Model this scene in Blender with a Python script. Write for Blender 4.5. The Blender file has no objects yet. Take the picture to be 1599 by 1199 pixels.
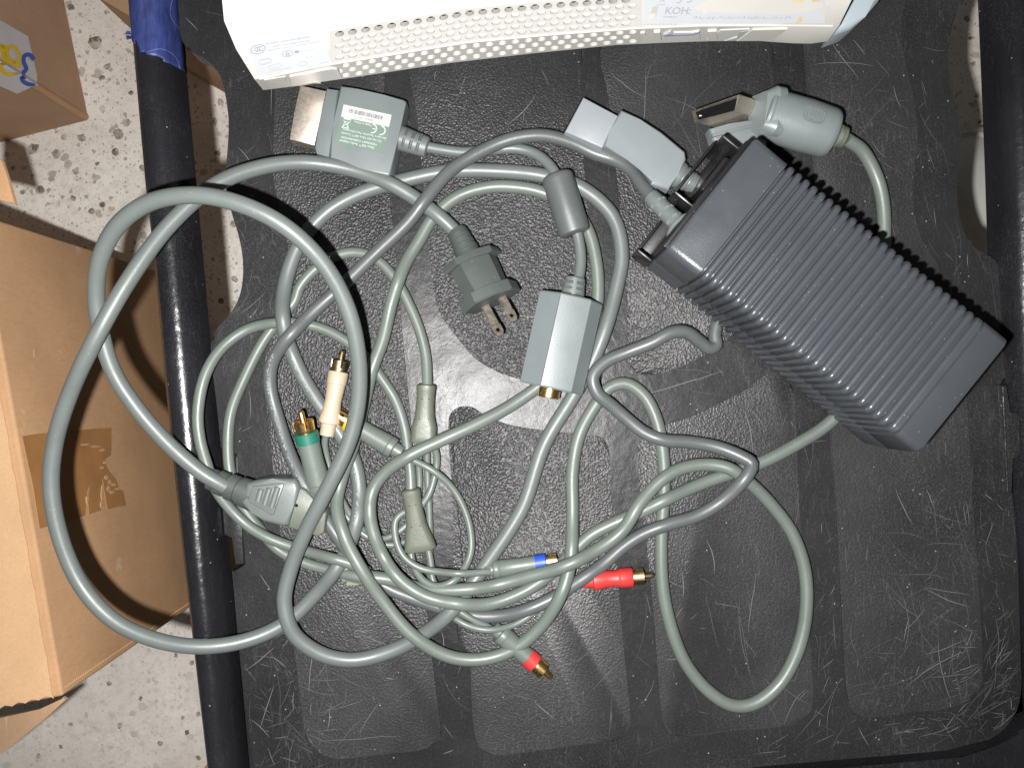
import bpy, bmesh, math, random
import numpy as np
from mathutils import Vector, Matrix

random.seed(7)
SC = bpy.context.scene
COL = SC.collection
PI = math.pi

# ------------------------------------------------------------------ camera, world, flash
D = 0.44                       # camera height above the table top (m)
F = 1201.0                     # focal length in photo pixels (1599 wide)
CX, CY = 799.5, 599.5
cam = bpy.data.cameras.new('camera')
cam.sensor_width = 36.0
cam.lens = 36.0 * F / 1599.0
cam.clip_start = 0.01
cam.clip_end = 50
camo = bpy.data.objects.new('camera', cam)
COL.objects.link(camo)
camo.location = (0, 0, D)
SC.camera = camo

world = bpy.data.worlds.new('World')
SC.world = world
world.use_nodes = True
world.node_tree.nodes['Background'].inputs[0].default_value = (1.0, 0.97, 0.93, 1)
world.node_tree.nodes['Background'].inputs[1].default_value = 0.065

fl = bpy.data.lights.new('phone_flash', 'POINT')
fl.energy = 25.0
fl.color = (1.0, 0.985, 0.965)
fl.shadow_soft_size = 0.0045
flo = bpy.data.objects.new('phone_flash', fl)
COL.objects.link(flo)
flo.location = (-0.029, -0.023, D + 0.002)

SC.view_settings.view_transform = 'Standard'
SC.view_settings.look = 'None'
SC.view_settings.exposure = 0
SC.view_settings.gamma = 1

# ------------------------------------------------------------------ helpers
def at(u, v, z=0.0):
    """point at height z (mm) seen at photo pixel u, v"""
    z = z * 0.001
    s = (D - z) / F
    return Vector(((u - CX) * s, (CY - v) * s, z))

def ray_plane(u, v, p, n):
    o = Vector((0, 0, D))
    d = Vector(((u - CX) / F, (CY - v) / F, -1.0))
    t = (p - o).dot(n) / d.dot(n)
    return o + d * t

def cr(pts, n=8, closed=False):
    """Catmull-Rom through tuples"""
    P = [np.array(p, float) for p in pts]
    m = len(P)
    out = []
    rng = range(m) if closed else range(m - 1)
    for i in rng:
        if closed:
            p0, p1, p2, p3 = P[(i-1) % m], P[i], P[(i+1) % m], P[(i+2) % m]
        else:
            p1, p2 = P[i], P[i+1]
            p0 = P[i-1] if i > 0 else 2*p1 - p2
            p3 = P[i+2] if i + 2 < m else 2*p2 - p1
        # centripetal
        def tj(ti, a, b):
            return ti + max(np.linalg.norm((b-a)[:2]), 1e-6) ** 0.5
        t0 = 0; t1 = tj(t0, p0, p1); t2 = tj(t1, p1, p2); t3 = tj(t2, p2, p3)
        for k in range(n):
            t = t1 + (t2 - t1) * k / n
            a1 = (t1-t)/(t1-t0)*p0 + (t-t0)/(t1-t0)*p1
            a2 = (t2-t)/(t2-t1)*p1 + (t-t1)/(t2-t1)*p2
            a3 = (t3-t)/(t3-t2)*p2 + (t-t2)/(t3-t2)*p3
            b1 = (t2-t)/(t2-t0)*a1 + (t-t0)/(t2-t0)*a2
            b2 = (t3-t)/(t3-t1)*a2 + (t-t1)/(t3-t1)*a3
            out.append((t2-t)/(t2-t1)*b1 + (t-t1)/(t2-t1)*b2)
    if not closed:
        out.append(P[-1])
    return out

def empty(name, loc, label, cat, group=None):
    o = bpy.data.objects.new(name, None)
    o.empty_display_size = 0.01
    COL.objects.link(o)
    o.location = loc
    o['label'] = label
    o['category'] = cat
    if group:
        o['group'] = group
    return o

def wloc(o):
    v = Vector(o.location)
    while o.parent:
        o = o.parent
        v = v + Vector(o.location)
    return v

def put(name, bm, mat, parent=None, sharp=35, smooth=True, recalc=True):
    """bmesh in world coordinates -> one mesh object, origin at its own centre"""
    if recalc:
        bmesh.ops.recalc_face_normals(bm, faces=bm.faces)
    lo = Vector((1e9,)*3); hi = Vector((-1e9,)*3)
    for v in bm.verts:
        for k in range(3):
            lo[k] = min(lo[k], v.co[k]); hi[k] = max(hi[k], v.co[k])
    c = (lo + hi) / 2
    for v in bm.verts:
        v.co -= c
    me = bpy.data.meshes.new(name)
    bm.to_mesh(me)
    bm.free()
    me.materials.append(mat)
    if smooth:
        for p in me.polygons:
            p.use_smooth = True
        me.set_sharp_from_angle(angle=math.radians(sharp))
    o = bpy.data.objects.new(name, me)
    COL.objects.link(o)
    if parent is None:
        o.location = c
    else:
        o.parent = parent
        o.location = c - wloc(parent)
    return o

def add_prism(bm, top, bot, bev=0.0, seg=2):
    """top/bot: equal length lists of world points"""
    a = [bm.verts.new(p) for p in top]
    b = [bm.verts.new(p) for p in bot]
    n = len(a)
    ft = bm.faces.new(a)
    fb = bm.faces.new(list(reversed(b)))
    for i in range(n):
        j = (i + 1) % n
        bm.faces.new((a[i], b[i], b[j], a[j]))
    if bev > 0:
        ed = [e for e in ft.edges]
        bmesh.ops.bevel(bm, geom=ed, offset=bev, segments=seg, affect='EDGES', profile=0.5, clamp_overlap=True)

def slab_bm(pts, z1, z0, bev=0.5, seg=2, smooth_n=0, closed=True):
    """prism from photo-pixel outline at height z1 (mm) down to z0"""
    if smooth_n:
        pts = [(p[0], p[1]) for p in cr(pts, smooth_n, True)]
    top = [at(p[0], p[1], z1) for p in pts]
    bot = [Vector((p.x, p.y, z0 * 0.001)) for p in top]
    bm = bmesh.new()
    add_prism(bm, top, bot, bev * 0.001, seg)
    return bm

def box_local(bm, M, x0, x1, y0, y1, z0, z1, bev=0.0, seg=2):
    vs = []
    for z in (z0, z1):
        for (x, y) in ((x0, y0), (x1, y0), (x1, y1), (x0, y1)):
            vs.append(bm.verts.new(M @ Vector((x, y, z))))
    fs = [(0, 3, 2, 1), (4, 5, 6, 7), (0, 1, 5, 4), (1, 2, 6, 5), (2, 3, 7, 6), (3, 0, 4, 7)]
    F_ = [bm.faces.new([vs[i] for i in f]) for f in fs]
    if bev > 0:
        ed = list({e for f in F_ for e in f.edges})
        bmesh.ops.bevel(bm, geom=ed, offset=bev, segments=seg, affect='EDGES', profile=0.5, clamp_overlap=True)

def frame(p0, p1, units, up=Vector((0, 0, 1))):
    """matrix: local x from p0 to p1 (p1 at x = units), z upward, uniform scale"""
    x = p1 - p0
    s = x.length / units
    x = x.normalized()
    y = up.cross(x).normalized()
    z = x.cross(y)
    M = Matrix(((x.x*s, y.x*s, z.x*s, p0.x), (x.y*s, y.y*s, z.y*s, p0.y), (x.z*s, y.z*s, z.z*s, p0.z), (0, 0, 0, 1)))
    return M

def lathe(bm, M, prof, n=24, sy=1.0, sz=1.0, cap=True):
    rings = []
    for (x, r) in prof:
        if isinstance(r, tuple):
            ry, rz = r
        else:
            ry, rz = r * sy, r * sz
        rings.append([bm.verts.new(M @ Vector((x, ry * math.cos(2*PI*k/n), rz * math.sin(2*PI*k/n)))) for k in range(n)])
    for a, b in zip(rings, rings[1:]):
        for k in range(n):
            j = (k + 1) % n
            bm.faces.new((a[k], a[j], b[j], b[k]))
    if cap:
        bm.faces.new(list(reversed(rings[0])))
        bm.faces.new(rings[-1])

def tube(bm, pts, rad, n=16, cap=True):
    P = [Vector(p) for p in pts]
    m = len(P)
    T = []
    for i in range(m):
        a = P[max(i-1, 0)]; b = P[min(i+1, m-1)]
        T.append((b - a).normalized())
    nrm = Vector((0, 0, 1))
    if abs(T[0].dot(nrm)) > 0.95:
        nrm = Vector((1, 0, 0))
    nrm = (nrm - T[0] * nrm.dot(T[0])).normalized()
    rings = []
    for i in range(m):
        nrm = (nrm - T[i] * nrm.dot(T[i])).normalized()
        bi = T[i].cross(nrm)
        r = rad[i] if hasattr(rad, '__len__') else rad
        rings.append([bm.verts.new(P[i] + nrm * (r*math.cos(2*PI*k/n)) + bi * (r*math.sin(2*PI*k/n))) for k in range(n)])
    for a, b in zip(rings, rings[1:]):
        for k in range(n):
            j = (k + 1) % n
            bm.faces.new((a[k], a[j], b[j], b[k]))
    if cap:
        bm.faces.new(list(reversed(rings[0]))); bm.faces.new(rings[-1])

def text_bm(s, M, size, align='LEFT', extrude=0.02, bold=0.0):
    cu = bpy.data.curves.new('lettering', 'FONT')
    cu.body = s
    cu.size = size
    cu.align_x = align
    cu.align_y = 'CENTER'
    cu.extrude = extrude
    cu.offset = bold
    cu.resolution_u = 3
    o = bpy.data.objects.new('lettering', cu)
    COL.objects.link(o)
    bpy.context.view_layer.update()
    dg = bpy.context.evaluated_depsgraph_get()
    me = bpy.data.meshes.new_from_object(o.evaluated_get(dg))
    bm = bmesh.new()
    bm.from_mesh(me)
    for v in bm.verts:
        v.co = M @ v.co
    bpy.data.objects.remove(o)
    bpy.data.curves.remove(cu)
    bpy.data.meshes.remove(me)
    return bm

# ------------------------------------------------------------------ materials
def mat_base(name):
    m = bpy.data.materials.new(name)
    m.use_nodes = True
    nt = m.node_tree
    return m, nt, nt.nodes['Principled BSDF']

def N(nt, t, **kw):
    n = nt.nodes.new(t)
    for k, v in kw.items():
        if k in n.inputs:
            n.inputs[k].default_value = v
        else:
            setattr(n, k, v)
    return n

def ramp(nt, fac, a, b, ca=(0, 0, 0, 1), cb=(1, 1, 1, 1)):
    r = nt.nodes.new('ShaderNodeValToRGB')
    r.color_ramp.elements[0].position = a; r.color_ramp.elements[0].color = ca
    r.color_ramp.elements[1].position = b; r.color_ramp.elements[1].color = cb
    nt.links.new(fac, r.inputs['Fac'])
    return r.outputs['Color']

def mixc(nt, fac, a, b, mode='MIX'):
    m = nt.nodes.new('ShaderNodeMix')
    m.data_type = 'RGBA'; m.blend_type = mode
    for sock, val in ((0, fac), (6, a), (7, b)):
        if hasattr(val, 'links') or isinstance(val, bpy.types.NodeSocket):
            nt.links.new(val, m.inputs[sock])
        else:
            m.inputs[sock].default_value = val if sock == 0 else (*val, 1) if len(val) == 3 else val
    return m.outputs[2]

def mathn(nt, op, a, b=None):
    m = nt.nodes.new('ShaderNodeMath'); m.operation = op
    for i, v in enumerate((a, b)):
        if v is None: continue
        if isinstance(v, bpy.types.NodeSocket): nt.links.new(v, m.inputs[i])
        else: m.inputs[i].default_value = v
    return m.outputs[0]

def geo_pos(nt):
    return nt.nodes.new('ShaderNodeNewGeometry').outputs['Position']

def noise(nt, vec, scale, detail=3, rough=0.55, dist=0.0):
    n = N(nt, 'ShaderNodeTexNoise', Scale=scale, Detail=detail, Roughness=rough, Distortion=dist)
    nt.links.new(vec, n.inputs['Vector'])
    return n.outputs['Fac']

def mapping(nt, vec, rot=0.0, scale=(1, 1, 1), loc=(0, 0, 0)):
    m = nt.nodes.new('ShaderNodeMapping')
    m.inputs['Rotation'].default_value = (0, 0, rot)
    m.inputs['Scale'].default_value = scale
    m.inputs['Location'].default_value = loc
    nt.links.new(vec, m.inputs['Vector'])
    return m.outputs['Vector']

def bump(nt, h, strength, dist, bs):
    b = N(nt, 'ShaderNodeBump', Strength=strength, Distance=dist)
    nt.links.new(h, b.inputs['Height'])
    nt.links.new(b.outputs['Normal'], bs.inputs['Normal'])
    return b

def scratches(nt, pos, dens=1.0):
    """thin broken contour lines in several directions"""
    tot = None
    for i, (rot, sx, sy, sc) in enumerate(((0.3, 1, 0.10, 70), (-0.5, 1, 0.12, 60), (1.3, 1, 0.10, 65), (1.9, 1, 0.16, 90), (0.05, 1, 0.07, 50))):
        v = mapping(nt, pos, rot, (sx, sy, 1), (i*3.1, i*1.7, 0))
        n = noise(nt, v, sc, 1.5, 0.5)
        a = mathn(nt, 'ABSOLUTE', mathn(nt, 'SUBTRACT', n, 0.5))
        line = mathn(nt, 'LESS_THAN', a, 0.0032 * dens)
        msk = ramp(nt, noise(nt, mapping(nt, pos, rot, (1, 1, 1), (i*5, 9-i, 0)), 38, 2), 0.56, 0.70)
        l = mathn(nt, 'MULTIPLY', line, msk)
        tot = l if tot is None else mathn(nt, 'MAXIMUM', tot, l)
    return tot

def plastic(name, col, rough=0.45, var=0.12, bumpy=0.0, bscale=900, spec=0.5, specks=0.0, coat=0.0, dirt=None):
    m, nt, bs = mat_base(name)
    pos = geo_pos(nt)
    n = noise(nt, pos, 45, 4)
    c = ramp(nt, n, 0.3, 0.7, tuple(x*(1-var) for x in col) + (1,), tuple(x*(1+var) for x in col) + (1,))
    if dirt:
        dn = ramp(nt, noise(nt, pos, 22, 3), 0.45, 0.75)
        c = mixc(nt, mathn(nt, 'MULTIPLY', dn, 0.6), c, dirt)
    if specks > 0:
        vo = N(nt, 'ShaderNodeTexVoronoi', Scale=420.0)
        nt.links.new(pos, vo.inputs['Vector'])
        sp = mathn(nt, 'LESS_THAN', vo.outputs['Distance'], 0.095)
        sel = mathn(nt, 'GREATER_THAN', noise(nt, pos, 130, 1), 0.66 - 0.06 * specks)
        c = mixc(nt, mathn(nt, 'MULTIPLY', mathn(nt, 'MULTIPLY', sp, sel), 0.75), c, (0.26, 0.27, 0.26))
    nt.links.new(c, bs.inputs['Base Color'])
    r = ramp(nt, noise(nt, pos, 70, 3), 0.3, 0.7, (rough*0.85,)*3 + (1,), (min(rough*1.2, 1),)*3 + (1,))
    nt.links.new(r, bs.inputs['Roughness'])
    bs.inputs['Specular IOR Level'].default_value = spec
    bs.inputs['Coat Weight'].default_value = coat
    bs.inputs['Coat Roughness'].default_value = 0.15
    if bumpy:
        bump(nt, noise(nt, pos, bscale, 2), bumpy, 0.0004, bs)
    return m

def metal(name, col, rough=0.3, var=0.2):
    m, nt, bs = mat_base(name)
    pos = geo_pos(nt)
    n = noise(nt, pos, 300, 4)
    c = ramp(nt, n, 0.3, 0.75, tuple(x*(1-var) for x in col) + (1,), tuple(min(1, x*(1+var)) for x in col) + (1,))
    nt.links.new(c, bs.inputs['Base Color'])
    bs.inputs['Metallic'].default_value = 1
    r = ramp(nt, noise(nt, pos, 500, 3), 0.3, 0.7, (rough*0.9,)*3 + (1,), (min(rough*1.12, 1),)*3 + (1,))
    nt.links.new(r, bs.inputs['Roughness'])
    bump(nt, noise(nt, pos, 1500, 2), 0.05, 0.0002, bs)
    return m

def flat(name, col, rough=0.5, spec=0.3):
    m, nt, bs = mat_base(name)
    bs.inputs['Base Color'].default_value = (*col, 1)
    bs.inputs['Roughness'].default_value = rough
    bs.inputs['Specular IOR Level'].default_value = spec
    return m

def black_plastic(name, col, pebble=0.0, scuff=1.0, rough=0.42, lines=1.0):
    m, nt, bs = mat_base(name)
    pos = geo_pos(nt)
    base = mixc(nt, ramp(nt, noise(nt, pos, 14, 4), 0.35, 0.7), tuple(x*0.75 for x in col), tuple(x*1.35 for x in col))
    big = ramp(nt, noise(nt, pos, 11, 5, 0.6, 0.6), 0.45, 0.72)
    fine = ramp(nt, noise(nt, pos, 900, 5, 0.78), 0.50, 0.72)
    streak = mathn(nt, 'MAXIMUM', ramp(nt, noise(nt, mapping(nt, pos, 0.8, (1, 0.16, 1)), 520, 4, 0.7), 0.58, 0.74), ramp(nt, noise(nt, mapping(nt, pos, -0.7, (1, 0.14, 1)), 560, 4, 0.7), 0.60, 0.74))
    hz = mathn(nt, 'MULTIPLY', mathn(nt, 'MAXIMUM', fine, streak), mathn(nt, 'ADD', mathn(nt, 'MULTIPLY', big, 0.6), 0.2))
    c = mixc(nt, mathn(nt, 'MULTIPLY', hz, 0.7 * scuff), base, (0.125, 0.125, 0.127))
    vo = N(nt, 'ShaderNodeTexVoronoi', Scale=210.0)
    nt.links.new(pos, vo.inputs['Vector'])
    sp = mathn(nt, 'MULTIPLY', mathn(nt, 'LESS_THAN', vo.outputs['Distance'], 0.09), mathn(nt, 'GREATER_THAN', noise(nt, pos, 60, 1), 0.60))
    c = mixc(nt, mathn(nt, 'MULTIPLY', sp, 0.7), c, (0.25, 0.25, 0.24))
    nt.links.new(c, bs.inputs['Base Color'])
    r = mathn(nt, 'ADD', mathn(nt, 'MULTIPLY', noise(nt, pos, 40, 4), 0.22), rough - 0.11)
    nt.links.new(r, bs.inputs['Roughness'])
    bs.inputs['Specular IOR Level'].default_value = (0.42 if pebble else 0.5) if (pebble or rough < 0.3) else 0.28
    if pebble:
        v = N(nt, 'ShaderNodeTexVoronoi', Scale=840.0, feature='SMOOTH_F1')
        v.inputs['Smoothness'].default_value = 0.6
        wob = nt.nodes.new('ShaderNodeVectorMath'); wob.operation = 'ADD'
        nn = N(nt, 'ShaderNodeTexNoise', Scale=300.0, Detail=2.0)
        nt.links.new(pos, nn.inputs['Vector'])
        sc_ = nt.nodes.new('ShaderNodeVectorMath'); sc_.operation = 'SCALE'; sc_.inputs['Scale'].default_value = 0.0016
        nt.links.new(nn.outputs['Color'], sc_.inputs[0])
        nt.links.new(pos, wob.inputs[0]); nt.links.new(sc_.outputs[0], wob.inputs[1])
        nt.links.new(wob.outputs[0], v.inputs['Vector'])
        h = mathn(nt, 'ADD', v.outputs['Distance'], mathn(nt, 'MULTIPLY', noise(nt, pos, 1100, 2), 0.5))
        b_ = bump(nt, h, pebble, 0.0009, bs)
        # the pebbling is worn flat away from the middle
        dv = nt.nodes.new('ShaderNodeVectorMath'); dv.operation = 'DISTANCE'
        nt.links.new(pos, dv.inputs[0]); dv.inputs[1].default_value = (-0.035, 0.03, 0)
        wear = ramp(nt, mathn(nt, 'ADD', dv.outputs['Value'], mathn(nt, 'MULTIPLY', noise(nt, pos, 16, 3), 0.08)), 0.12, 0.24, (1, 1, 1, 1), (0.26, 0.26, 0.26, 1))
        nt.links.new(mathn(nt, 'MULTIPLY', wear, pebble), b_.inputs['Strength'])
    else:
        bump(nt, mathn(nt, 'ADD', noise(nt, pos, 300, 5, 0.7), mathn(nt, 'MULTIPLY', noise(nt, pos, 45, 3), 3.0)), 0.32, 0.0007, bs)
    return m

def cardboard(name, col):
    m, nt, bs = mat_base(name)
    pos = geo_pos(nt)
    n1 = noise(nt, pos, 16, 5, 0.6)
    n2 = noise(nt, mapping(nt, pos, 0.2, (1, 1, 0.3)), 420, 4, 0.7)
    n3 = ramp(nt, noise(nt, pos, 900, 3, 0.7), 0.45, 0.75)
    c = mixc(nt, ramp(nt, n1, 0.3, 0.75), tuple(x*0.86 for x in col), tuple(min(1, x*1.12) for x in col))
    c = mixc(nt, mathn(nt, 'MULTIPLY', ramp(nt, n2, 0.4, 0.7), 0.35), c, tuple(x*0.72 for x in col))
    c = mixc(nt, mathn(nt, 'MULTIPLY', n3, 0.18), c, tuple(min(1, x*1.4) for x in col))
    wr = ramp(nt, noise(nt, mapping(nt, pos, 0.9, (1, 0.2, 0.4)), 90, 4, 0.7), 0.66, 0.74)
    c = mixc(nt, mathn(nt, 'MULTIPLY', wr, 0.3), c, (0.62, 0.52, 0.42))
    nt.links.new(c, bs.inputs['Base Color'])
    bs.inputs['Roughness'].default_value = 0.8
    bs.inputs['Specular IOR Level'].default_value = 0.25
    bump(nt, mathn(nt, 'ADD', n2, mathn(nt, 'MULTIPLY', n1, 2.0)), 0.25, 0.0008, bs)
    return m

def concrete(name):
    m, nt, bs = mat_base(name)
    pos = geo_pos(nt)
    n1 = noise(nt, pos, 9, 5, 0.6)
    n2 = noise(nt, pos, 130, 4, 0.65)
    c = mixc(nt, ramp(nt, n1, 0.3, 0.7), (0.69, 0.635, 0.575), (0.88, 0.835, 0.775))
    c = mixc(nt, mathn(nt, 'MULTIPLY', ramp(nt, n2, 0.45, 0.75), 0.6), c, (0.55, 0.49, 0.43))
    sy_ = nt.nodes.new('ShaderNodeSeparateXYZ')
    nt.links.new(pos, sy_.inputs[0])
    # fewer dark flecks toward low y: overexposed paleness painted into the colour
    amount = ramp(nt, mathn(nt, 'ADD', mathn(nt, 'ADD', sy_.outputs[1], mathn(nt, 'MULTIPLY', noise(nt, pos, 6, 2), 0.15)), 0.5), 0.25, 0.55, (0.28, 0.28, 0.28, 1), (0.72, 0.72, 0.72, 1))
    for scale, thr, dark, rnd in ((62, 0.30, (0.20, 0.165, 0.14), 0.72), (120, 0.30, (0.15, 0.12, 0.10), 0.70), (210, 0.30, (0.17, 0.14, 0.115), 0.64), (380, 0.30, (0.22, 0.185, 0.155), 0.60)):
        v = N(nt, 'ShaderNodeTexVoronoi', Scale=float(scale))
        v.inputs['Randomness'].default_value = 1.0
        d = nt.nodes.new('ShaderNodeVectorMath'); d.operation = 'ADD'
        nn = N(nt, 'ShaderNodeTexNoise', Scale=scale*1.7, Detail=3.0)
        nt.links.new(pos, nn.inputs['Vector'])
        s_ = nt.nodes.new('ShaderNodeVectorMath'); s_.operation = 'SCALE'; s_.inputs['Scale'].default_value = 0.55/scale
        nt.links.new(nn.outputs['Color'], s_.inputs[0])
        nt.links.new(pos, d.inputs[0]); nt.links.new(s_.outputs[0], d.inputs[1])
        nt.links.new(d.outputs[0], v.inputs['Vector'])
        sep = nt.nodes.new('ShaderNodeSeparateColor')
        nt.links.new(v.outputs['Color'], sep.inputs[0])
        pick = mathn(nt, 'GREATER_THAN', sep.outputs[0], rnd)
        blob = ramp(nt, v.outputs['Distance'], thr*0.75, thr, (1, 1, 1, 1), (0, 0, 0, 1))
        tone = mixc(nt, sep.outputs[1], dark, tuple(x*1.9 for x in dark))
        tone = mixc(nt, mathn(nt, 'MULTIPLY', noise(nt, pos, 500, 3), 0.6), tone, (0.55, 0.5, 0.44))
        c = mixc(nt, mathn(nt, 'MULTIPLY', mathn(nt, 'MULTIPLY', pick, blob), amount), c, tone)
    nt.links.new(c, bs.inputs['Base Color'])
    bs.inputs['Roughness'].default_value = 0.7
    bump(nt, mathn(nt, 'ADD', n2, noise(nt, pos, 420, 3)), 0.3, 0.001, bs)
    return m

GREY = plastic('grey_cord_vinyl', (0.0963, 0.1096, 0.1059), 0.42, 0.06, 0.10, 500, specks=0.6)
GREY_GREEN = plastic('greenish_cord_vinyl', (0.0991, 0.1166, 0.1041), 0.42, 0.07, 0.10, 500, specks=0.5)
GREY_COOL = plastic('cool_cord_vinyl', (0.0706, 0.0782, 0.0794), 0.42, 0.07, 0.10, 500, specks=0.6)
GREY_DARK = plastic('dark_grey_vinyl', (0.0714, 0.0799, 0.0800), 0.40, 0.08, 0.10, 500, specks=0.7)
PLUG_GREY = plastic('plug_grey_plastic', (0.1135, 0.1307, 0.1338), 0.45, 0.05, 0.10, 1200, specks=0.3)
PLUG_GREEN = plastic('moulded_green_grey', (0.0475, 0.0554, 0.0524), 0.52, 0.1, 0.15, 700, specks=0.5)
BOOT_GREEN = plastic('boot_olive_grey', (0.0826, 0.0912, 0.0714), 0.5, 0.1, 0.2, 600, specks=0.2, dirt=(0.12, 0.12, 0.075))
PALE_TAB = plastic('pale_boot_plastic', (0.17, 0.19, 0.14), 0.5, 0.08)
SILVER = plastic('silver_grey_plastic', (0.205, 0.22, 0.238), 0.34, 0.04, 0.12, 1500, specks=0.4)
SILVER_BODY = plastic('pale_blue_grey_plastic', (0.160, 0.180, 0.190), 0.36, 0.04, 0.12, 1500, specks=0.3)
LIGHT_GREY = plastic('light_grey_plastic', (0.1232, 0.1418, 0.1452), 0.40, 0.05, 0.10, 1200, specks=0.3)
BRICK = plastic('charcoal_case_plastic', (0.042, 0.0465, 0.0535), 0.33, 0.05, 0.22, 1600, specks=1.1)
GLOSS_BLACK = plastic('gloss_black_plastic', (0.009, 0.009, 0.010), 0.36, 0.1, 0.06, 500, specks=1.4)
DARK_HOLE = flat('dark_recess', (0.006, 0.006, 0.006), 0.8, 0.05)  # near-black that paints the shade inside holes and openings
WHITE = plastic('aged_white_plastic', (0.40, 0.39, 0.365), 0.40, 0.03, 0.03, 300)
VENT_WHITE = plastic('vent_white_shaded', (0.35, 0.342, 0.322), 0.45, 0.03)  # white darkened to paint in shading around the vent holes
WELL_WHITE = plastic('vent_white_lit', (0.55, 0.545, 0.53), 0.5, 0.03)  # lighter white, painting the well bottoms as lit
WHITE_IN = plastic('white_inner_plastic', (0.38, 0.375, 0.36), 0.5, 0.03)
FACE_BLUE = plastic('cool_grey_faceplate', (0.30, 0.345, 0.375), 0.35, 0.04)
NICKEL = metal('nickel_shell', (0.56, 0.50, 0.44), 0.50, 0.05)
NICKEL_DARK = metal('dark_nickel', (0.17, 0.155, 0.14), 0.35, 0.2)
BLADE = metal('blade_metal', (0.30, 0.265, 0.225), 0.5, 0.4)
GOLD = metal('gold_plating', (0.78, 0.53, 0.22), 0.26, 0.2)
GOLD_DULL = metal('tarnished_gold', (0.36, 0.27, 0.15), 0.38, 0.4)
CREAM = plastic('cream_plastic', (0.3600, 0.2925, 0.2115), 0.5, 0.04, 0.06, 700)
RED = plastic('red_plastic', (0.3990, 0.0266, 0.0247), 0.45, 0.06, 0.06, 700)
GREEN = plastic('teal_green_plastic', (0.010, 0.105, 0.075), 0.42, 0.06)
YELLOW = plastic('yellow_plastic', (0.45, 0.27, 0.01), 0.45, 0.05)
BLUE = plastic('blue_plastic', (0.012, 0.055, 0.36), 0.42, 0.05)
LABEL_GREEN = plastic('green_label_film', (0.1148, 0.1573, 0.1318), 0.4, 0.05)
LABEL_WHITE = plastic('white_label_film', (0.42, 0.42, 0.42), 0.45, 0.03)
LABEL_SILVER = plastic('pale_label_film', (0.37, 0.385, 0.395), 0.4, 0.03)
PRINT_PALE = flat('pale_print', (0.36, 0.40, 0.38), 0.5)
PRINT_GREY = flat('grey_print', (0.07, 0.07, 0.075), 0.5)
PRINT_FAINT = flat('faint_blue_print', (0.27, 0.28, 0.32), 0.5)
PRINT_AND_GAP_SHADE = flat('lilac_print_and_gap_shade', (0.20, 0.205, 0.27), 0.5)
PRINT_SOFT = flat('soft_blue_print', (0.245, 0.255, 0.295), 0.5)
RUST = flat('rust_stain', (0.40, 0.30, 0.18), 0.7)
CARD = cardboard('brown_cardboard', (0.43, 0.255, 0.137))
CARD2 = cardboard('dull_cardboard', (0.37, 0.235, 0.145))
CARD_LIGHT = cardboard('pale_paper_tape', (0.53, 0.335, 0.185))
TAPE_BROWN = plastic('brown_paper_tape', (0.335, 0.165, 0.062), 0.35, 0.12, 0.2, 200)
PANEL = black_plastic('pebbled_black_plastic', (0.0185, 0.018, 0.019), 0.68, 1.15, 0.44, 0.0)
SLAB = black_plastic('smooth_black_plastic', (0.015, 0.0147, 0.0157), 0, 0.9, 0.35, 0.0)
RAILM = black_plastic('glossy_black_rail', (0.009, 0.009, 0.011), 0, 0.45, 0.24, 0.0)
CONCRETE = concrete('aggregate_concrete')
def stone_mat(name, c1, c2):
    m, nt, bs = mat_base(name)
    pos = geo_pos(nt)
    n = noise(nt, pos, 330, 4, 0.7)
    n2 = noise(nt, pos, 110, 2)
    c = mixc(nt, ramp(nt, n, 0.40, 0.62), c1, c2)
    c = mixc(nt, mathn(nt, 'MULTIPLY', ramp(nt, n2, 0.5, 0.62), 0.7), c, (0.60, 0.54, 0.475))
    nt.links.new(c, bs.inputs['Base Color'])
    bs.inputs['Roughness'].default_value = 0.75
    bump(nt, n, 0.6, 0.0012, bs)
    return m
STONES = [stone_mat('brown_aggregate', (0.10, 0.078, 0.062), (0.36, 0.305, 0.255)),
          stone_mat('grey_aggregate', (0.22, 0.185, 0.16), (0.48, 0.42, 0.365)),
          stone_mat('pale_aggregate', (0.55, 0.49, 0.43), (0.72, 0.66, 0.59))]
PALE_PVC = plastic('pale_grey_vinyl', (0.45, 0.45, 0.42), 0.45, 0.05)
STICKER = plastic('lilac_white_tape', (0.55, 0.53, 0.56), 0.4, 0.05, 0.2, 200)
ST_BLUE = flat('blue_print', (0.02, 0.075, 0.42), 0.4)
ST_YEL = flat('yellow_print', (0.68, 0.47, 0.015), 0.4)

def blue_tape_mat():
    m, nt, bs = mat_base('blue_masking_tape')
    pos = geo_pos(nt)
    n = noise(nt, mapping(nt, pos, 0.1, (1, 0.25, 1)), 240, 5, 0.7)
    c = mixc(nt, ramp(nt, n, 0.35, 0.7), (0.011, 0.016, 0.065), (0.028, 0.045, 0.17))
    cw = mathn(nt, 'LESS_THAN', mathn(nt, 'ABSOLUTE', mathn(nt, 'SUBTRACT', noise(nt, pos, 40, 0.5), 0.40)), 0.0032)
    c = mixc(nt, mathn(nt, 'MULTIPLY', cw, 0.55), c, (0.2, 0.24, 0.42))
    nt.links.new(c, bs.inputs['Base Color'])
    bs.inputs['Roughness'].default_value = 0.5
    bump(nt, n, 0.5, 0.0008, bs)
    return m
BLUE_TAPE = blue_tape_mat()

# ------------------------------------------------------------------ floor
FLOOR_Z = -380.0
bm = bmesh.new()
S = 3.0
vs = [bm.verts.new((x, y, FLOOR_Z*0.001)) for (x, y) in ((-S, -S), (S, -S), (S, S), (-S, S))]
bm.faces.new(vs)
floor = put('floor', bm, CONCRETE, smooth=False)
floor['kind'] = 'structure'
floor['label'] = 'pale concrete floor with exposed brown aggregate'

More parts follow.
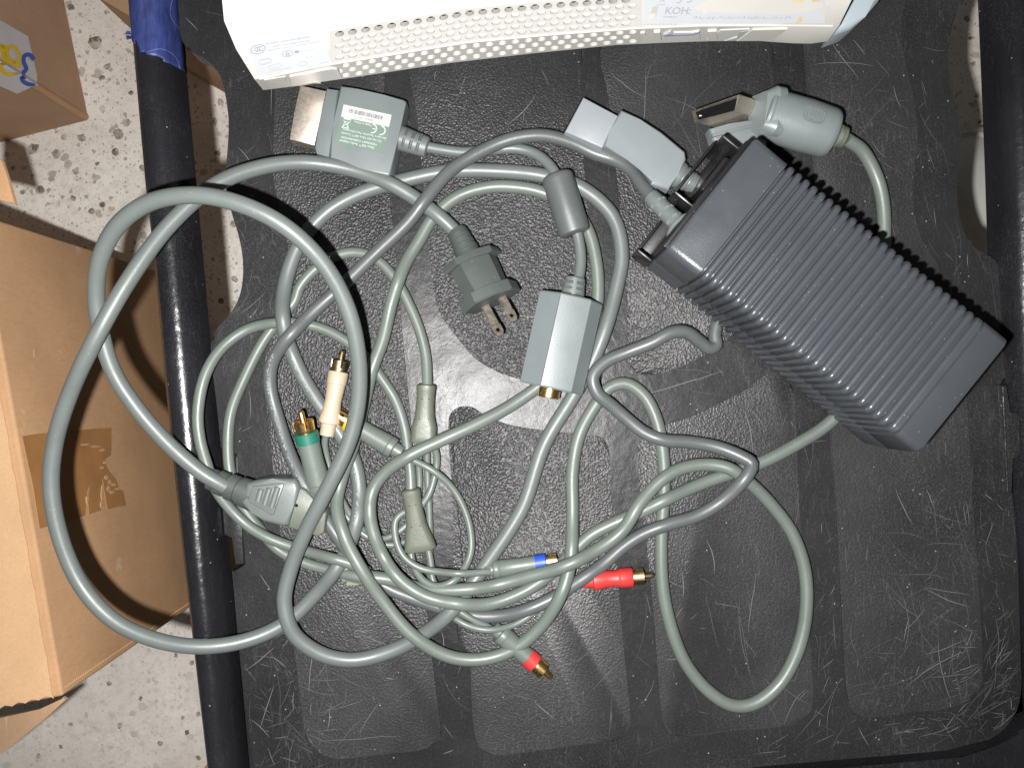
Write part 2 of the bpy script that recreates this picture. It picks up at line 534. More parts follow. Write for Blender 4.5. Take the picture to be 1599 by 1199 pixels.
stone_meshes = []
for k in range(7):
    bm = bmesh.new()
    n = 9
    R = [random.uniform(0.62, 1.05) for _ in range(n)]
    sx = random.uniform(0.65, 1.0)
    a = [bm.verts.new((R[i]*math.cos(2*PI*i/n)*sx, R[i]*math.sin(2*PI*i/n), 0)) for i in range(n)]
    b = [bm.verts.new((R[i]*0.86*math.cos(2*PI*i/n)*sx, R[i]*0.86*math.sin(2*PI*i/n), 0.10+random.uniform(-.03, .03))) for i in range(n)]
    for i in range(n):
        j = (i+1) % n
        bm.faces.new((a[i], a[j], b[j], b[i]))
    c = bm.verts.new((0, 0, 0.12))
    for i in range(n):
        bm.faces.new((b[i], b[(i+1) % n], c))
    for mi, sm in enumerate(STONES):
        me = bpy.data.meshes.new('stone')
        bm.to_mesh(me)
        me.materials.append(sm)
        stone_meshes.append((mi, me))
    bm.free()
stone_px = [(148, 67, 13, 0), (52, 233, 13, 0), (168, 104, 8, 1), (160, 122, 6, 0), (197, 192, 8, 1), (185, 210, 10, 1), (87, 240, 9, 1), (180, 237, 7, 0),
            (63, 297, 9, 0), (80, 280, 7, 1), (120, 150, 5, 0), (110, 12, 7, 0), (165, 20, 5, 1), (200, 60, 5, 1), (222, 262, 7, 1), (143, 330, 8, 1), (160, 320, 6, 0), (115, 310, 6, 1),
            (205, 145, 5, 0), (160, 170, 6, 2), (190, 92, 5, 2), (125, 50, 5, 1), (152, 256, 5, 0), (118, 268, 7, 1), (100, 215, 6, 1), (128, 215, 8, 1), (20, 262, 6, 1), (35, 300, 6, 1),
            (345, 160, 8, 1), (355, 300, 7, 0), (365, 350, 9, 1), (340, 240, 6, 0), (366, 435, 7, 1), (350, 400, 8, 2), (335, 190, 6, 1), (345, 470, 6, 0),
            (1515, 60, 5, 0), (1520, 100, 6, 1), (1510, 30, 6, 1), (1530, 190, 5, 0), (1525, 150, 5, 1), (1518, 210, 6, 1),
            (207, 1113, 8, 2), (292, 1143, 6, 0), (170, 1067, 5, 1), (275, 1023, 5, 0), (220, 1090, 5, 1), (265, 1010, 5, 1), (300, 1035, 5, 1), (188, 1132, 6, 1), (250, 1160, 5, 1),
            (110, 1130, 5, 1), (135, 1115, 5, 2), (160, 1170, 5, 2), (210, 1145, 7, 2), (310, 1182, 6, 0), (285, 1120, 5, 1), (60, 1180, 5, 1), (95, 1165, 5, 1), (240, 1060, 5, 2), (310, 1115, 5, 1)]
for (u, v, r, kind) in stone_px:
    kind, me = random.choice([s for s in stone_meshes if s[0] == kind])
    o = bpy.data.objects.new('stone', me)
    COL.objects.link(o)
    o.parent = floor
    s = r * (D - FLOOR_Z*0.001) / F
    p = at(u, v, FLOOR_Z + 0.05)
    o.location = p - Vector(floor.location)
    o.rotation_euler = (0, 0, random.uniform(0, 6.28))
    o.scale = (s, s, s*0.5)

# ------------------------------------------------------------------ table top (slab, panels, rails)
table = empty('utility_table', at(800, 600, FLOOR_Z), 'scuffed black plastic table top with pebbled panels, side rails and cut-out hand grips', 'table')
left_edge = [(268, -130), (274, -40), (279, 20), (283, 60), (295, 78), (322, 94), (343, 117), (352, 150), (357, 190), (355, 237), (352, 270), (354, 300), (361, 330), (373, 370), (379, 405),
             (379, 435), (374, 462), (361, 488), (343, 508), (331, 528), (330, 560), (337, 620), (344, 690)]
left_notch = [(346, 704), (374, 704), (388, 885), (362, 887)]
left_low = [(364, 900), (372, 1000), (384, 1100), (397, 1199), (404, 1245)]
bottom = [(430, 1263), (700, 1240), (1000, 1214), (1200, 1195), (1350, 1182), (1480, 1171)]
corner = [(1535, 1160), (1568, 1138), (1588, 1108), (1595, 1070), (1594, 1030)]
right_low = [(1592, 950), (1588, 850), (1583, 790)]
right_notch = [(1579, 735), (1563, 735), (1557, 598), (1571, 594)]
right_edge = [(1573, 560), (1570, 500), (1567, 450), (1563, 423), (1551, 404), (1533, 393), (1514, 379), (1502, 352), (1495, 316), (1495, 290), (1498, 250), (1501, 220), (1498, 188), (1490, 158),
              (1481, 122), (1482, 75), (1490, 32), (1505, 5), (1512, -40), (1512, -130)]
def sm(p, n=4):
    return [(q[0], q[1]) for q in cr(p, n)]
outline = sm(left_edge) + left_notch + sm(left_low) + sm(bottom) + sm(corner) + sm(right_low) + right_notch + sm(right_edge)
put('table_top', slab_bm(outline, -1.0, -16.0, 1.6, 3), SLAB, table, sharp=50)

P_L = [(592, 60), (598, 180), (608, 302), (620, 420), (630, 540), (640, 640), (650, 760), (662, 900), (675, 1030), (687, 1130), (688, 1148), (680, 1162), (660, 1170), (590, 1178), (525, 1184), (502, 1176), (484, 1158), (475, 1130),
       (464, 1050), (454, 970), (440, 850), (428, 745), (419, 650), (410, 590), (420, 540), (440, 485), (450, 435), (450, 385), (437, 325), (427, 277), (428, 200), (430, 130), (432, 60)]
P_TM = [(644, 60), (651, 180), (661, 285), (670, 395), (680, 470), (690, 495), (712, 525), (742, 560), (780, 582), (820, 594), (870, 600), (925, 600), (939, 595), (941, 580), (935, 500), (925, 400), (912, 262), (905, 150), (899, 60)]
P_TR = [(943, 60), (951, 160), (962, 267), (977, 425), (983, 560), (988, 576), (1006, 585), (1050, 577), (1098, 555), (1140, 525), (1190, 482), (1222, 440), (1228, 410), (1220, 300), (1208, 160), (1197, 60)]
P_TRR = [(1253, 40), (1262, 180), (1275, 320), (1288, 440), (1296, 458), (1320, 462), (1420, 440), (1466, 430), (1470, 418), (1445, 385), (1428, 330), (1427, 275), (1433, 215), (1430, 165), (1418, 115), (1408, 55), (1414, 0), (1418, -30), (1418, -60), (1255, -60)]
P_BM = [(716, 1000), (707, 780), (700, 660), (704, 645), (718, 635), (738, 636), (760, 650), (800, 664), (860, 673), (915, 679), (940, 684), (950, 700), (955, 780), (964, 890), (974, 1010), (985, 1125), (983, 1142), (970, 1153), (900, 1163), (775, 1178), (758, 1174), (745, 1158), (738, 1120), (729, 1010)]
P_BR = [(1001, 780), (996, 720), (998, 692), (1008, 672), (1030, 666), (1075, 652), (1125, 629), (1165, 608), (1190, 588), (1206, 583), (1224, 588), (1238, 606), (1242, 640), (1248, 780), (1258, 920), (1270, 1080), (1268, 1105), (1258, 1122), (1235, 1131), (1140, 1141), (1055, 1149), (1042, 1143), (1034, 1120), (1020, 950), (1009, 850)]
P_BRR = [(1300, 700), (1296, 630), (1302, 600), (1320, 570), (1360, 545), (1440, 525), (1490, 520), (1505, 535), (1510, 625), (1516, 720), (1524, 850), (1535, 1040), (1533, 1068), (1520, 1089), (1490, 1103), (1420, 1112), (1350, 1119), (1333, 1112), (1324, 1090), (1314, 950), (1306, 800)]
for P in (P_L, P_TM, P_TR, P_TRR, P_BM, P_BR, P_BRR):
    put('panel', slab_bm(P, 0.1, -1.8, 0.7, 2, smooth_n=4), PANEL, table, sharp=50)

# scratches: thin raised whitened scores in the plastic
SCRATCH = [flat('pale_scratch', (0.145, 0.143, 0.14), 0.6, 0.3), flat('soft_scratch', (0.068, 0.067, 0.066), 0.6, 0.3)]
PANELS = [[(p[0], p[1]) for p in cr(P, 3, True)] for P in (P_L, P_TM, P_TR, P_TRR, P_BM, P_BR, P_BRR)]
def inside(u, v, poly):
    c = False
    j = len(poly) - 1
    for i in range(len(poly)):
        (x0, y0), (x1, y1) = poly[i], poly[j]
        if (y0 > v) != (y1 > v) and u < (x1-x0)*(v-y0)/(y1-y0) + x0:
            c = not c
        j = i
    return c
random.seed(21)
sb_ = [bmesh.new(), bmesh.new()]
regions = [  # u0 v0 u1 v1, count, mean angle (deg), spread, length
    (340, 280, 470, 520, 60, 60, 90, 30), (300, 20, 430, 260, 34, 55, 90, 34), (1420, 20, 1560, 440, 60, 80, 40, 55), (1380, 120, 1470, 400, 25, 65, 60, 40),
    (1440, 760, 1590, 1150, 150, 60, 50, 36), (1480, 1020, 1590, 1150, 150, -45, 25, 26), (1200, 1000, 1560, 1190, 170, -35, 60, 42), (380, 980, 520, 1199, 150, 60, 60, 30), (340, 600, 460, 900, 34, 75, 60, 40),
    (680, 440, 900, 670, 46, 20, 90, 50), (950, 560, 1260, 700, 70, 70, 60, 45), (940, 80, 1240, 300, 40, 75, 50, 45), (520, 950, 1000, 1190, 90, 15, 80, 45), (600, 120, 660, 500, 20, 80, 60, 30),
    (1000, 800, 1290, 1130, 70, 20, 80, 42), (1290, 760, 1540, 1110, 90, 40, 80, 45), (1240, 60, 1440, 260, 46, 60, 80, 42), (640, 90, 930, 260, 24, 40, 90, 36), (900, 700, 1020, 1199, 30, 80, 60, 36)]
OUTL = [(p[0], p[1]) for p in outline]
for (u0, v0, u1, v1, cnt, ang, spr, ln) in regions:
    for k in range(cnt):
        u, v = random.uniform(u0, u1), random.uniform(v0, v1)
        a = math.radians(random.gauss(ang, spr))
        L = random.expovariate(1/ln) + 5
        L = min(L, 140)
        cv = random.gauss(0, 0.006)
        w = random.choice((0.35, 0.45, 0.6, 0.8))
        n = max(3, int(L/7))
        seq = []
        x, y = u, v
        for i in range(n+1):
            seq.append((x, y))
            x += math.cos(a)*L/n; y += math.sin(a)*L/n
            a += cv*L/n + random.gauss(0, 0.04)
        st = [tuple(inside(q[0], q[1], P) for P in PANELS) for q in seq]
        if len(set(st)) > 1 or not all(inside(q[0], q[1], OUTL) for q in seq):
            seq = seq[:2]
            if st[0] != st[1] or not all(inside(q[0], q[1], OUTL) for q in seq):
                continue
        z = 0.16 if any(st[0]) else -0.94
        bmx = sb_[0 if random.random() < 0.32 else 1]
        prev = None
        m = len(seq)
        for i, (x, y) in enumerate(seq):
            b0, b1 = seq[max(i-1, 0)], seq[min(i+1, m-1)]
            dx, dy = b1[0]-b0[0], b1[1]-b0[1]
            l = math.hypot(dx, dy) or 1
            ww = w/2*(1 - abs(2*i/(m-1) - 1)**2*0.8)
            cur = (bmx.verts.new(at(x - dy/l*ww, y + dx/l*ww, z)), bmx.verts.new(at(x + dy/l*ww, y - dx/l*ww, z)))
            if prev:
                bmx.faces.new((prev[0], prev[1], cur[1], cur[0]))
            prev = cur
for b_, m_ in zip(sb_, SCRATCH):
    o = put('scratches', b_, m_, table, smooth=False)
    o['kind'] = 'stuff'
# worn pale crumbs of dust
bm = bmesh.new()
for k in range(420):
    u, v = random.uniform(300, 1580), random.uniform(20, 1190)
    if not inside(u, v, OUTL): continue
    z = 0.12 if any(inside(u, v, P) for P in PANELS) else -0.98
    p = at(u, v, z)
    r = random.choice((0.12, 0.16, 0.2, 0.3))*0.001
    a = random.uniform(0, 6)
    q = [bm.verts.new(p + Vector((r*math.cos(a + i*2.1)*random.uniform(.7, 1.6), r*math.sin(a + i*2.1), 0))) for i in range(3)]
    t = bm.verts.new(p + Vector((0, 0, r)))
    for i in range(3):
        bm.faces.new((q[i], q[(i+1) % 3], t))
o = put('dust', bm, flat('pale_dust', (0.20, 0.20, 0.19), 0.8, 0.2), table, smooth=False)
o['kind'] = 'stuff'

# rails: swept profile (across 0..1, height mm)
prof = [(0.06, -14), (0.01, -4), (0.015, 2), (0.05, 6.5), (0.12, 10), (0.22, 12.2), (0.36, 13.2), (0.50, 13.0), (0.62, 11.6), (0.72, 8.8), (0.80, 5.5), (0.86, 1.5), (0.90, -3), (0.92, -8), (0.84, -9), (0.80, -14)]
def rail(fl_, fr_, v0, v1, flip=False):
    bm = bmesh.new()
    rows = []
    n = 40
    for i in range(n + 1):
        v = v0 + (v1 - v0) * i / n
        l, r = fl_(v), fr_(v)
        row = []
        for (a, z) in prof:
            a2 = 1 - a if flip else a
            # section lies in the plane of the highest point
            p = at(l + (r - l) * a2, v, 8.0)
            row.append(bm.verts.new((p.x, p.y, z * 0.001)))
        rows.append(row)
    m = len(prof)
    for a, b in zip(rows, rows[1:]):
        for k in range(m - 1):
            bm.faces.new((a[k], a[k+1], b[k+1], b[k]))
    for row in (rows[0], rows[-1]):
        bm.faces.new(row)
    return bm
railL = lambda v: float(np.interp(v, [-200, 0, 295, 400, 580, 767, 880, 1199, 1400], [184, 205, 231, 244, 260, 279, 291, 329, 352])) - 9
railLr = lambda v: 270 + 0.089*v
put('side_rail', rail(railL, railLr, -160, 1330), RAILM, table, sharp=60)
railR = lambda v: float(np.interp(v, [-200, 0, 240, 400, 600, 700, 900, 1200, 1400], [1541, 1550, 1560, 1565, 1576, 1584, 1603, 1628, 1645]))
railRr = lambda v: railR(v) + 76
put('side_rail', rail(railR, railRr, -160, 1330, True), RAILM, table, sharp=60)
put('end_rail', slab_bm([(410, 1275), (1000, 1228), (1350, 1195), (1500, 1182), (1560, 1168), (1590, 1140), (1640, 1120), (1700, 1330), (380, 1330)], -3, -24, 2), RAILM, table)
# lower frame that joins slab and rails
put('frame_strip', slab_bm([(318, 560), (350, 548), (352, 700), (330, 700)], -13, -17.5, 0.5), SLAB, table)
put('frame_strip', slab_bm([(350, 892), (378, 892), (420, 1290), (370, 1290)], -13, -17.5, 0.5), SLAB, table)
put('frame_strip', slab_bm([(1560, 440), (1600, 420), (1640, 1180), (1580, 1150)], -17.5, -22, 0.5), SLAB, table)
put('frame_strip', slab_bm([(360, 1230), (1000, 1200), (1500, 1165), (1600, 1050), (1640, 1300), (360, 1300)], -17.5, -22, 0.5), SLAB, table)
# latches in the notches
bm = slab_bm([(347, 792), (362, 790), (376, 792), (381, 880), (366, 882), (364, 838), (350, 836)], -2.5, -15, 0.6)
lt = put('latch', bm, SLAB, table)
put('latch_bar', slab_bm([(366, 712), (371, 712), (374, 786), (369, 786)], -2, -12, 0.5), SLAB, lt)
bm = slab_bm([(1558, 602), (1573, 601), (1576, 645), (1591, 643), (1594, 712), (1580, 714), (1581, 770), (1566, 770)], 6.5, -15, 0.6)
lt = put('latch', bm, SLAB, table)
bm = bmesh.new()
tube(bm, [at(1565.5, 604, 6.6), at(1569, 680, 6.6), at(1573, 768, 6.6)], 0.0007, 8)
put('latch_ridge', bm, RAILM, lt)
for (u, v) in ((430, 60), (1440, 40), (470, 1160), (1480, 1080)):
    bm = bmesh.new()
    p = at(u, v, -16)
    M = Matrix.Translation((p.x, p.y, 0)) @ Matrix.Scale(0.001, 4)
    box_local(bm, M, -15, 15, -15, 15, FLOOR_Z, -16.2, 1.5)
    put('leg', bm, RAILM, table)

# blue masking tape on the left rail
bm = bmesh.new()
rows = []
cols = 22
random.seed(3)
end = [0.0]*cols
for i in range(34):
    v = -60 + i * 4.8
    row = []
    for k in range(cols):
        a = -0.02 + 0.95 * k / (cols - 1)
        zz = np.interp(a, [p[0] + j*1e-6 for j, p in enumerate(prof[1:14])], [p[1] for p in prof[1:14]]) if a > 0.01 else -6
        if k == 0: zz = -10
        l, r = railL(v), railLr(v)
        p = at(l + (r - l)*a, v, 8.0)
        row.append((k, v, Vector((p.x, p.y, zz*0.001 + 0.0005 + 0.0005*math.sin(k*1.7 + v*0.11)*math.sin(v*0.07+k)))))
    rows.append(row)
lim = [58, 50, 62, 70, 74, 68, 80, 88, 90, 91, 92, 92, 93, 93, 94, 94, 100, 102, 102, 103, 103, 104]
vg = {}
for i, row in enumerate(rows):
    for (k, v, p) in row:
        vg[i, k] = bm.verts.new(p)
for i in range(len(rows) - 1):
    for k in range(cols - 1):
        if rows[i+1][0][1] <= lim[k] + 2:
            bm.faces.new((vg[i, k], vg[i, k+1], vg[i+1, k+1], vg[i+1, k]))
for v in [v for v in bm.verts if not v.link_faces]:
    bm.verts.remove(v)
tape = put('masking_tape', bm, BLUE_TAPE, None, sharp=60)
so = tape.modifiers.new('thick', 'SOLIDIFY'); so.thickness = 0.0004; so.offset = 1
tape['label'] = 'torn blue masking tape wrapped round the upper end of the black side rail'
tape['category'] = 'tape'
bm = bmesh.new()
random.seed(11)
for k in range(9):
    u, v = random.uniform(203, 229), random.uniform(44, 72)
    p = at(u, v, 3 + random.uniform(0, 5))
    a = random.uniform(0, 6.28)
    e1 = Vector((math.cos(a), math.sin(a), random.uniform(-.6, .9))) * random.uniform(0.0015, 0.0040)
    e2 = Vector((-math.sin(a), math.cos(a), random.uniform(-.5, .6))) * random.uniform(0.001, 0.003)
    q = [bm.verts.new(p + x) for x in (e1*0 , e1, e1*1.1 + e2, e2*0.8)]
    bm.faces.new(q)
sh = put('torn_shred', bm, BLUE_TAPE, tape, smooth=False)

# ------------------------------------------------------------------ cardboard boxes
def box_from(top, z0, bev):
    pass

# big box at the left
BZ = -50.0
bbox = empty('cardboard_box', at(-30, 700, FLOOR_Z), 'large brown cardboard box with a torn strip of brown paper tape, left of the table', 'box')
T0, T1 = at(-34, 333, BZ), at(98, 1087, BZ)
ex = (T1 - T0).normalized()
ey = Vector((ex.y, -ex.x, 0))           # pointing left or right
if ey.x > 0: ey = -ey
Lb = (T1 - T0).length
MB = Matrix(((ex.x, ey.x, 0, T0.x), (ex.y, ey.y, 0, T0.y), (0, 0, 1, 0), (0, 0, 0, 1)))
bm = bmesh.new()
box_local(bm, MB, 0, Lb, 0, 0.36, FLOOR_Z*0.001 + 0.001, BZ*0.001, 0.0022, 3)
put('carton', bm, CARD, bbox)
# fold strip along the top edge (slightly raised paper), then the paper tape on top with a serrated end
bm = bmesh.new()
tp, bt = [], []
n = 34
edgeR = [(0, -0.0004), (Lb, -0.0004)]
top = []
for i in range(60):
    x = Lb * i / 59
    top.append(Vector((x, 0.0055 + 0.0003*math.sin(i*0.9) + 0.0002*math.sin(i*2.3), 0)))
endp = []
nz = 46
for i in range(nz + 1):
    y = 0.006 + 0.20 * i / nz
    endp.append(Vector((Lb - 0.001 - (0.0018 if i % 2 else 0.0) + 0.010 * i / nz - 0.0, y, 0)))
poly = top + endp + [Vector((0, 0.206, 0))]
zt = BZ*0.001
add_prism(bm, [MB @ Vector((p.x, p.y, zt + 0.0011)) for p in poly], [MB @ Vector((p.x, p.y, zt + 0.0003)) for p in poly])
put('paper_tape', bm, CARD_LIGHT, bbox, smooth=False)
# perforated fold line along the end edge of the side, small dashes
bm = bmesh.new()
nrm = -ey
zlen = (BZ - FLOOR_Z) * 0.001
for i in range(120):
    z = zt - 0.004 - i * 0.0021
    box_local(bm, MB, Lb - 0.0052, Lb - 0.0042, -0.0004, 0.0006, z - 0.0011, z, 0)
put('perforation', bm, CARD_LIGHT, bbox, smooth=False)
# torn brown tape on the side face
pl_p, pl_n = MB @ Vector((0, -0.0005, 0)), nrm
tp_px = [(35, 681), (60, 677), (110, 673), (150, 669), (174, 668), (174, 700), (173, 711), (164, 717), (166, 728), (172, 737), (181, 748), (186, 764), (192, 766), (197, 789), (181, 792), (168, 795), (165, 780), (160, 744), (158, 796), (139, 803), (137, 775), (141, 757), (136, 766), (133, 805), (120, 808), (90, 818), (62, 825), (52, 760)]
bm = bmesh.new()
a = [ray_plane(u, v, pl_p, pl_n) for (u, v) in tp_px]
# keep the strip on the face (not past the top edge)
a2 = []
for p in a:
    q = MB.inverted() @ p
    q.z = min(q.z, zt - 0.0008)
    a2.append(MB @ q)
add_prism(bm, a2, [p + ey*0.0004 for p in a2])
put('brown_tape', bm, TAPE_BROWN, bbox, smooth=False)
# white scuffs where the tape tore
random.seed(5)
FIBRE = cardboard('bare_card_fibre', (0.47, 0.30, 0.17))
for (u, v, du, dv) in ((167, 745, 3, 4), (172, 752, 3, 4), (178, 757, 4, 3), (183, 763, 4, 3), (170, 762, 3, 4), (176, 768, 4, 3), (165, 722, 4, 3), (160, 730, 3, 3), (150, 697, 12, 2), (132, 694, 8, 2), (160, 702, 5, 3), (137, 779, 2, 9), (160, 770, 2, 12), (159, 788, 3, 7), (55, 549, 2, 8), (97, 549, 3, 2)):
    ps = []
    for k in range(7):
        r = random.uniform(0.6, 1.1)
        p = ray_plane(u + du*r*math.cos(k*0.9), v + dv*r*math.sin(k*0.9), pl_p + nrm*0.0005, pl_n)
        ps.append(p)
    bm = bmesh.new()
    add_prism(bm, ps, [p + ey*0.0005 for p in ps])
    put('torn_fibre', bm, FIBRE, bbox, smooth=False)
# lower flap showing under the serrated tape end, and the upper corner flap
put('lower_flap', slab_bm([(-40, 1128), (62, 1108), (97, 1089), (104, 1092), (70, 1122), (0, 1178), (-40, 1205)], BZ - 9, BZ - 12, 0.5), CARD2, bbox)
put('corner_flap', slab_bm([(-30, 235), (2, 250), (12, 280), (23, 319), (-2, 312), (-30, 306)], BZ + 26, BZ + 23, 0.5), CARD, bbox)

# box in the upper left corner
box2 = empty('cardboard_box', at(60, 100, FLOOR_Z), 'dull brown cardboard box with a yellow and blue lettered sticker on its corner', 'box')
c0 = at(139, 188, FLOOR_Z)
d1 = (at(98, -10, FLOOR_Z) - c0).normalized()
d2 = (at(-10, 226, FLOOR_Z) - c0).normalized()
H2 = 0.30
Z3 = Vector((0, 0, 1))
cb = c0 + (d1 + d2) * 0.0
pts = [c0 + d1*0.006, c0 + d1*0.34, c0 + d1*0.34 + d2*0.30, c0 + d2*0.30, c0 + d2*0.004]
bm = bmesh.new()
add_prism(bm, [p + Z3*H2 for p in pts], [p + Z3*0.001 for p in pts], 0.001)
put('carton', bm, CARD2, box2)
# corner bead (the bright folded edge)
bm = bmesh.new()
ec = c0 + d1*0.0035 + d2*0.0026
tube(bm, [ec + Z3*0.002, ec + Z3*H2], 0.0042, 10)
put('folded_edge', bm, CARD, box2)
n1 = Vector((d1.y, -d1.x, 0)); n1 = n1 if n1.dot(d2) < 0 else -n1
n2 = Vector((d2.y, -d2.x, 0)); n2 = n2 if n2.dot(d1) < 0 else -n2
def on_corner(u, v, off):
    """point on whichever visible face of the corner box"""
    p = ray_plane(u, v, c0 + d1*0.006 + n1*off, n1)
    q = p - c0
    if q.dot(d1) >= 0.0:
        return p
    return ray_plane(u, v, c0 + d2*0.004 + n2*off, n2)
def corner_poly(bm, pts, off, face):
    pp = []
    for (u, v) in pts:
        pp.append(ray_plane(u, v, (c0 + d1*0.006 + n1*off) if face == 1 else (c0 + d2*0.004 + n2*off), n1 if face == 1 else n2))
    nn = n1 if face == 1 else n2
    add_prism(bm, pp, [p - nn*0.0005 for p in pp])
# sticker in two folded pieces (line of the vertical edge runs from (139,188) toward (0,95))
edge_y = lambda u: 186 - (139 - u) * 0.632
bm = bmesh.new()
corner_poly(bm, [(-30, 12), (0, 32), (44, 57), (52, 92), (58, 117), (58, edge_y(58) - 6), (0, edge_y(0) - 7), (-30, edge_y(-30) - 7)], 0.0012, 1)
corner_poly(bm, [(-30, edge_y(-30) + 3), (0, edge_y(0) + 3), (52, edge_y(52) + 2), (50, 136), (27, 147), (0, 135), (-30, 123)], 0.0012, 2)
# the strip between, over the folded edge
q1 = [ray_plane(u, edge_y(u) - 6.5, c0 + d1*0.006 + n1*0.0012, n1) for u in (58, 0, -30)]
q2 = [ray_plane(u, edge_y(u) + 2.6, c0 + d2*0.004 + n2*0.0012, n2) for u in (52, 0, -30)]
a = [bm.verts.new(p) for p in q1]; b = [bm.verts.new(p) for p in q2]
mid = [bm.verts.new((p + q)/2 + (n1 + n2).normalized()*0.0038) for p, q in zip(q1, q2)]
for r1, r2 in ((a, mid), (mid, b)):
    for i in range(2):
        bm.faces.new((r1[i], r1[i+1], r2[i+1], r2[i]))
put('sticker', bm, STICKER, box2, smooth=False)
def corner_stroke(bm, path, w, off=0.0019, closed=False):
    pts = [(p[0], p[1]) for p in cr(path, 6, closed)]
    L, R = [], []
    m = len(pts)
    for i, (u, v) in enumerate(pts):
        if closed:
            a, b = pts[i-1], pts[(i+1) % m]
        else:
            a, b = pts[max(i-1, 0)], pts[min(i+1, m-1)]
        dx, dy = b[0]-a[0], b[1]-a[1]
        l = math.hypot(dx, dy) or 1
        L.append((u - dy/l*w/2, v + dx/l*w/2)); R.append((u + dy/l*w/2, v - dx/l*w/2))
    def P3(u, v):
        face = 1 if v < edge_y(u) - 2 else 2
        base = (c0 + d1*0.006 + n1*off) if face == 1 else (c0 + d2*0.004 + n2*off)
        p = ray_plane(u, v, base, n1 if face == 1 else n2)
        dist = abs(v - (edge_y(u) - 2))
        if dist < 5:
            p = p + (n1 + n2).normalized() * 0.0030 * (1 - dist/5)
        return p
    l3 = [bm.verts.new(P3(*p)) for p in L]; r3 = [bm.verts.new(P3(*p)) for p in R]
    rng = range(m) if closed else range(m-1)
    for i in rng:
        j = (i+1) % m
        bm.faces.new((l3[i], l3[j], r3[j], r3[i]))
bm = bmesh.new()
corner_stroke(bm, [(53, 94), (46, 86), (38, 88), (37, 97), (41, 108), (35, 116), (35, 126), (44, 132), (54, 132)], 6.5)
put('lettering', bm, ST_BLUE, box2, smooth=False)
bm = bmesh.new()
corner_stroke(bm, [(2, 70), (10, 75), (20, 73), (27, 80), (31, 92), (26, 97), (18, 95), (11, 86), (12, 76)], 6)
corner_stroke(bm, [(-6, 66), (4, 78), (8, 92), (20, 99), (33, 104)], 8)
corner_stroke(bm, [(4, 92), (1, 104), (6, 114), (16, 117), (26, 114)], 6)
put('lettering', bm, ST_YEL, box2, smooth=False)

# cardboard seen under the table through the left grip opening
box3 = empty('cardboard_box', at(310, 95, FLOOR_Z), 'shaded brown cardboard box under the table, seen at the top of the left hand grip', 'box')
a0, a1 = at(270, 98, FLOOR_Z), at(352, 146, FLOOR_Z)
dd = (a1 - a0).normalized(); nn = Vector((-dd.y, dd.x, 0))
pts = [a0 - dd*0.02, a1 + dd*0.12, a1 + dd*0.12 + nn*0.1, a0 - dd*0.02 + nn*0.1]
bm = bmesh.new()
add_prism(bm, [p + Z3*0.12 for p in pts], [p + Z3*0.001 for p in pts], 0.001)
put('carton', bm, CARD2, box3)
# sliver of another box at the bottom, beside the rail
box4 = empty('cardboard_box', at(330, 1215, FLOOR_Z), 'corner of a light brown cardboard box below the lower end of the left rail', 'box')
bm = slab_bm([(318, 1199), (334, 1181), (420, 1190), (420, 1300), (300, 1300)], FLOOR_Z + 60, FLOOR_Z + 1, 1)
put('carton', bm, CARD, box4)

# pale pipe on the floor behind the right grip opening
pipe = empty('plastic_pipe', at(1540, 340, FLOOR_Z), 'pale grey plastic pipe lying on the floor below the right hand grip', 'pipe')
r_ = 0.072
zc = FLOOR_Z + 72
p0, p1 = at(1480, 350, zc), at(1680, 262, zc)
bm = bmesh.new()
M = frame(p0 - (p1-p0)*0.15, p1, (p1-p0).length*1150)
lathe(bm, M, [(0, 58), (0, 69), (3, 72), (60, 72), (62, 75), (74, 75), (76, 72), (230, 72), (230, 60)], 40)
put('pipe_body', bm, PALE_PVC, pipe)

# ------------------------------------------------------------------ cords: paths in photo pixels with height hints (mm)
PATHS = {}
def path(name, r, pts):
    PATHS[name] = (r, [(p[0], p[1], p[2] if len(p) > 2 else 0.0) for p in pts])

# mains lead: from the appliance connector round to the two-pin plug
path('mains', 4.15, [(352, 760, 20), (318, 740, 24), (290, 718, 28), (255, 685, 30), (212, 635, 34), (177, 580, 40), (158, 520, 44), (150, 455, 52), (158, 400, 60), (186, 350, 68), (235, 316, 74), (305, 305, 76), (375, 319, 76), (445, 354, 72), (505, 412, 62), (543, 482, 52), (560, 560, 42),
               (559, 630, 34), (544, 692, 30), (514, 757, 28), (478, 828, 22), (455, 885, 18), (444, 940, 18), (458, 988, 16), (500, 1020, 12), (550, 1030, 8), (610, 1016, 4), (660, 990, 4), (702, 957, 4), (742, 905, 4), (772, 862, 4), (792, 833, 4), (818, 788), (850, 694), (893, 622, 4), (920, 575, 4), (944, 517), (962, 452), (971, 395), (956, 337), (907, 293), (850, 275), (790, 268), (700, 268),
               (614, 286), (562, 302), (512, 330), (472, 374), (450, 425), (441, 478, 6), (447, 526, 4), (470, 583), (494, 623), (525, 668), (550, 712), (561, 760), (556, 818), (530, 880, 4), (494, 926, 6), (445, 972, 9), (385, 999, 16), (315, 1009, 24), (245, 999, 26), (180, 970, 28), (130, 918, 30), (96, 845, 34), (80, 762, 38), (86, 690, 42), (109, 615, 48), (150, 527, 56), (202, 436, 52), (266, 350, 44), (338, 288, 36), (405, 262, 27), (470, 254, 18), (540, 263, 12), (607, 286, 11), (657, 316, 9), (697, 348, 8.5), (718, 370, 9.5)])
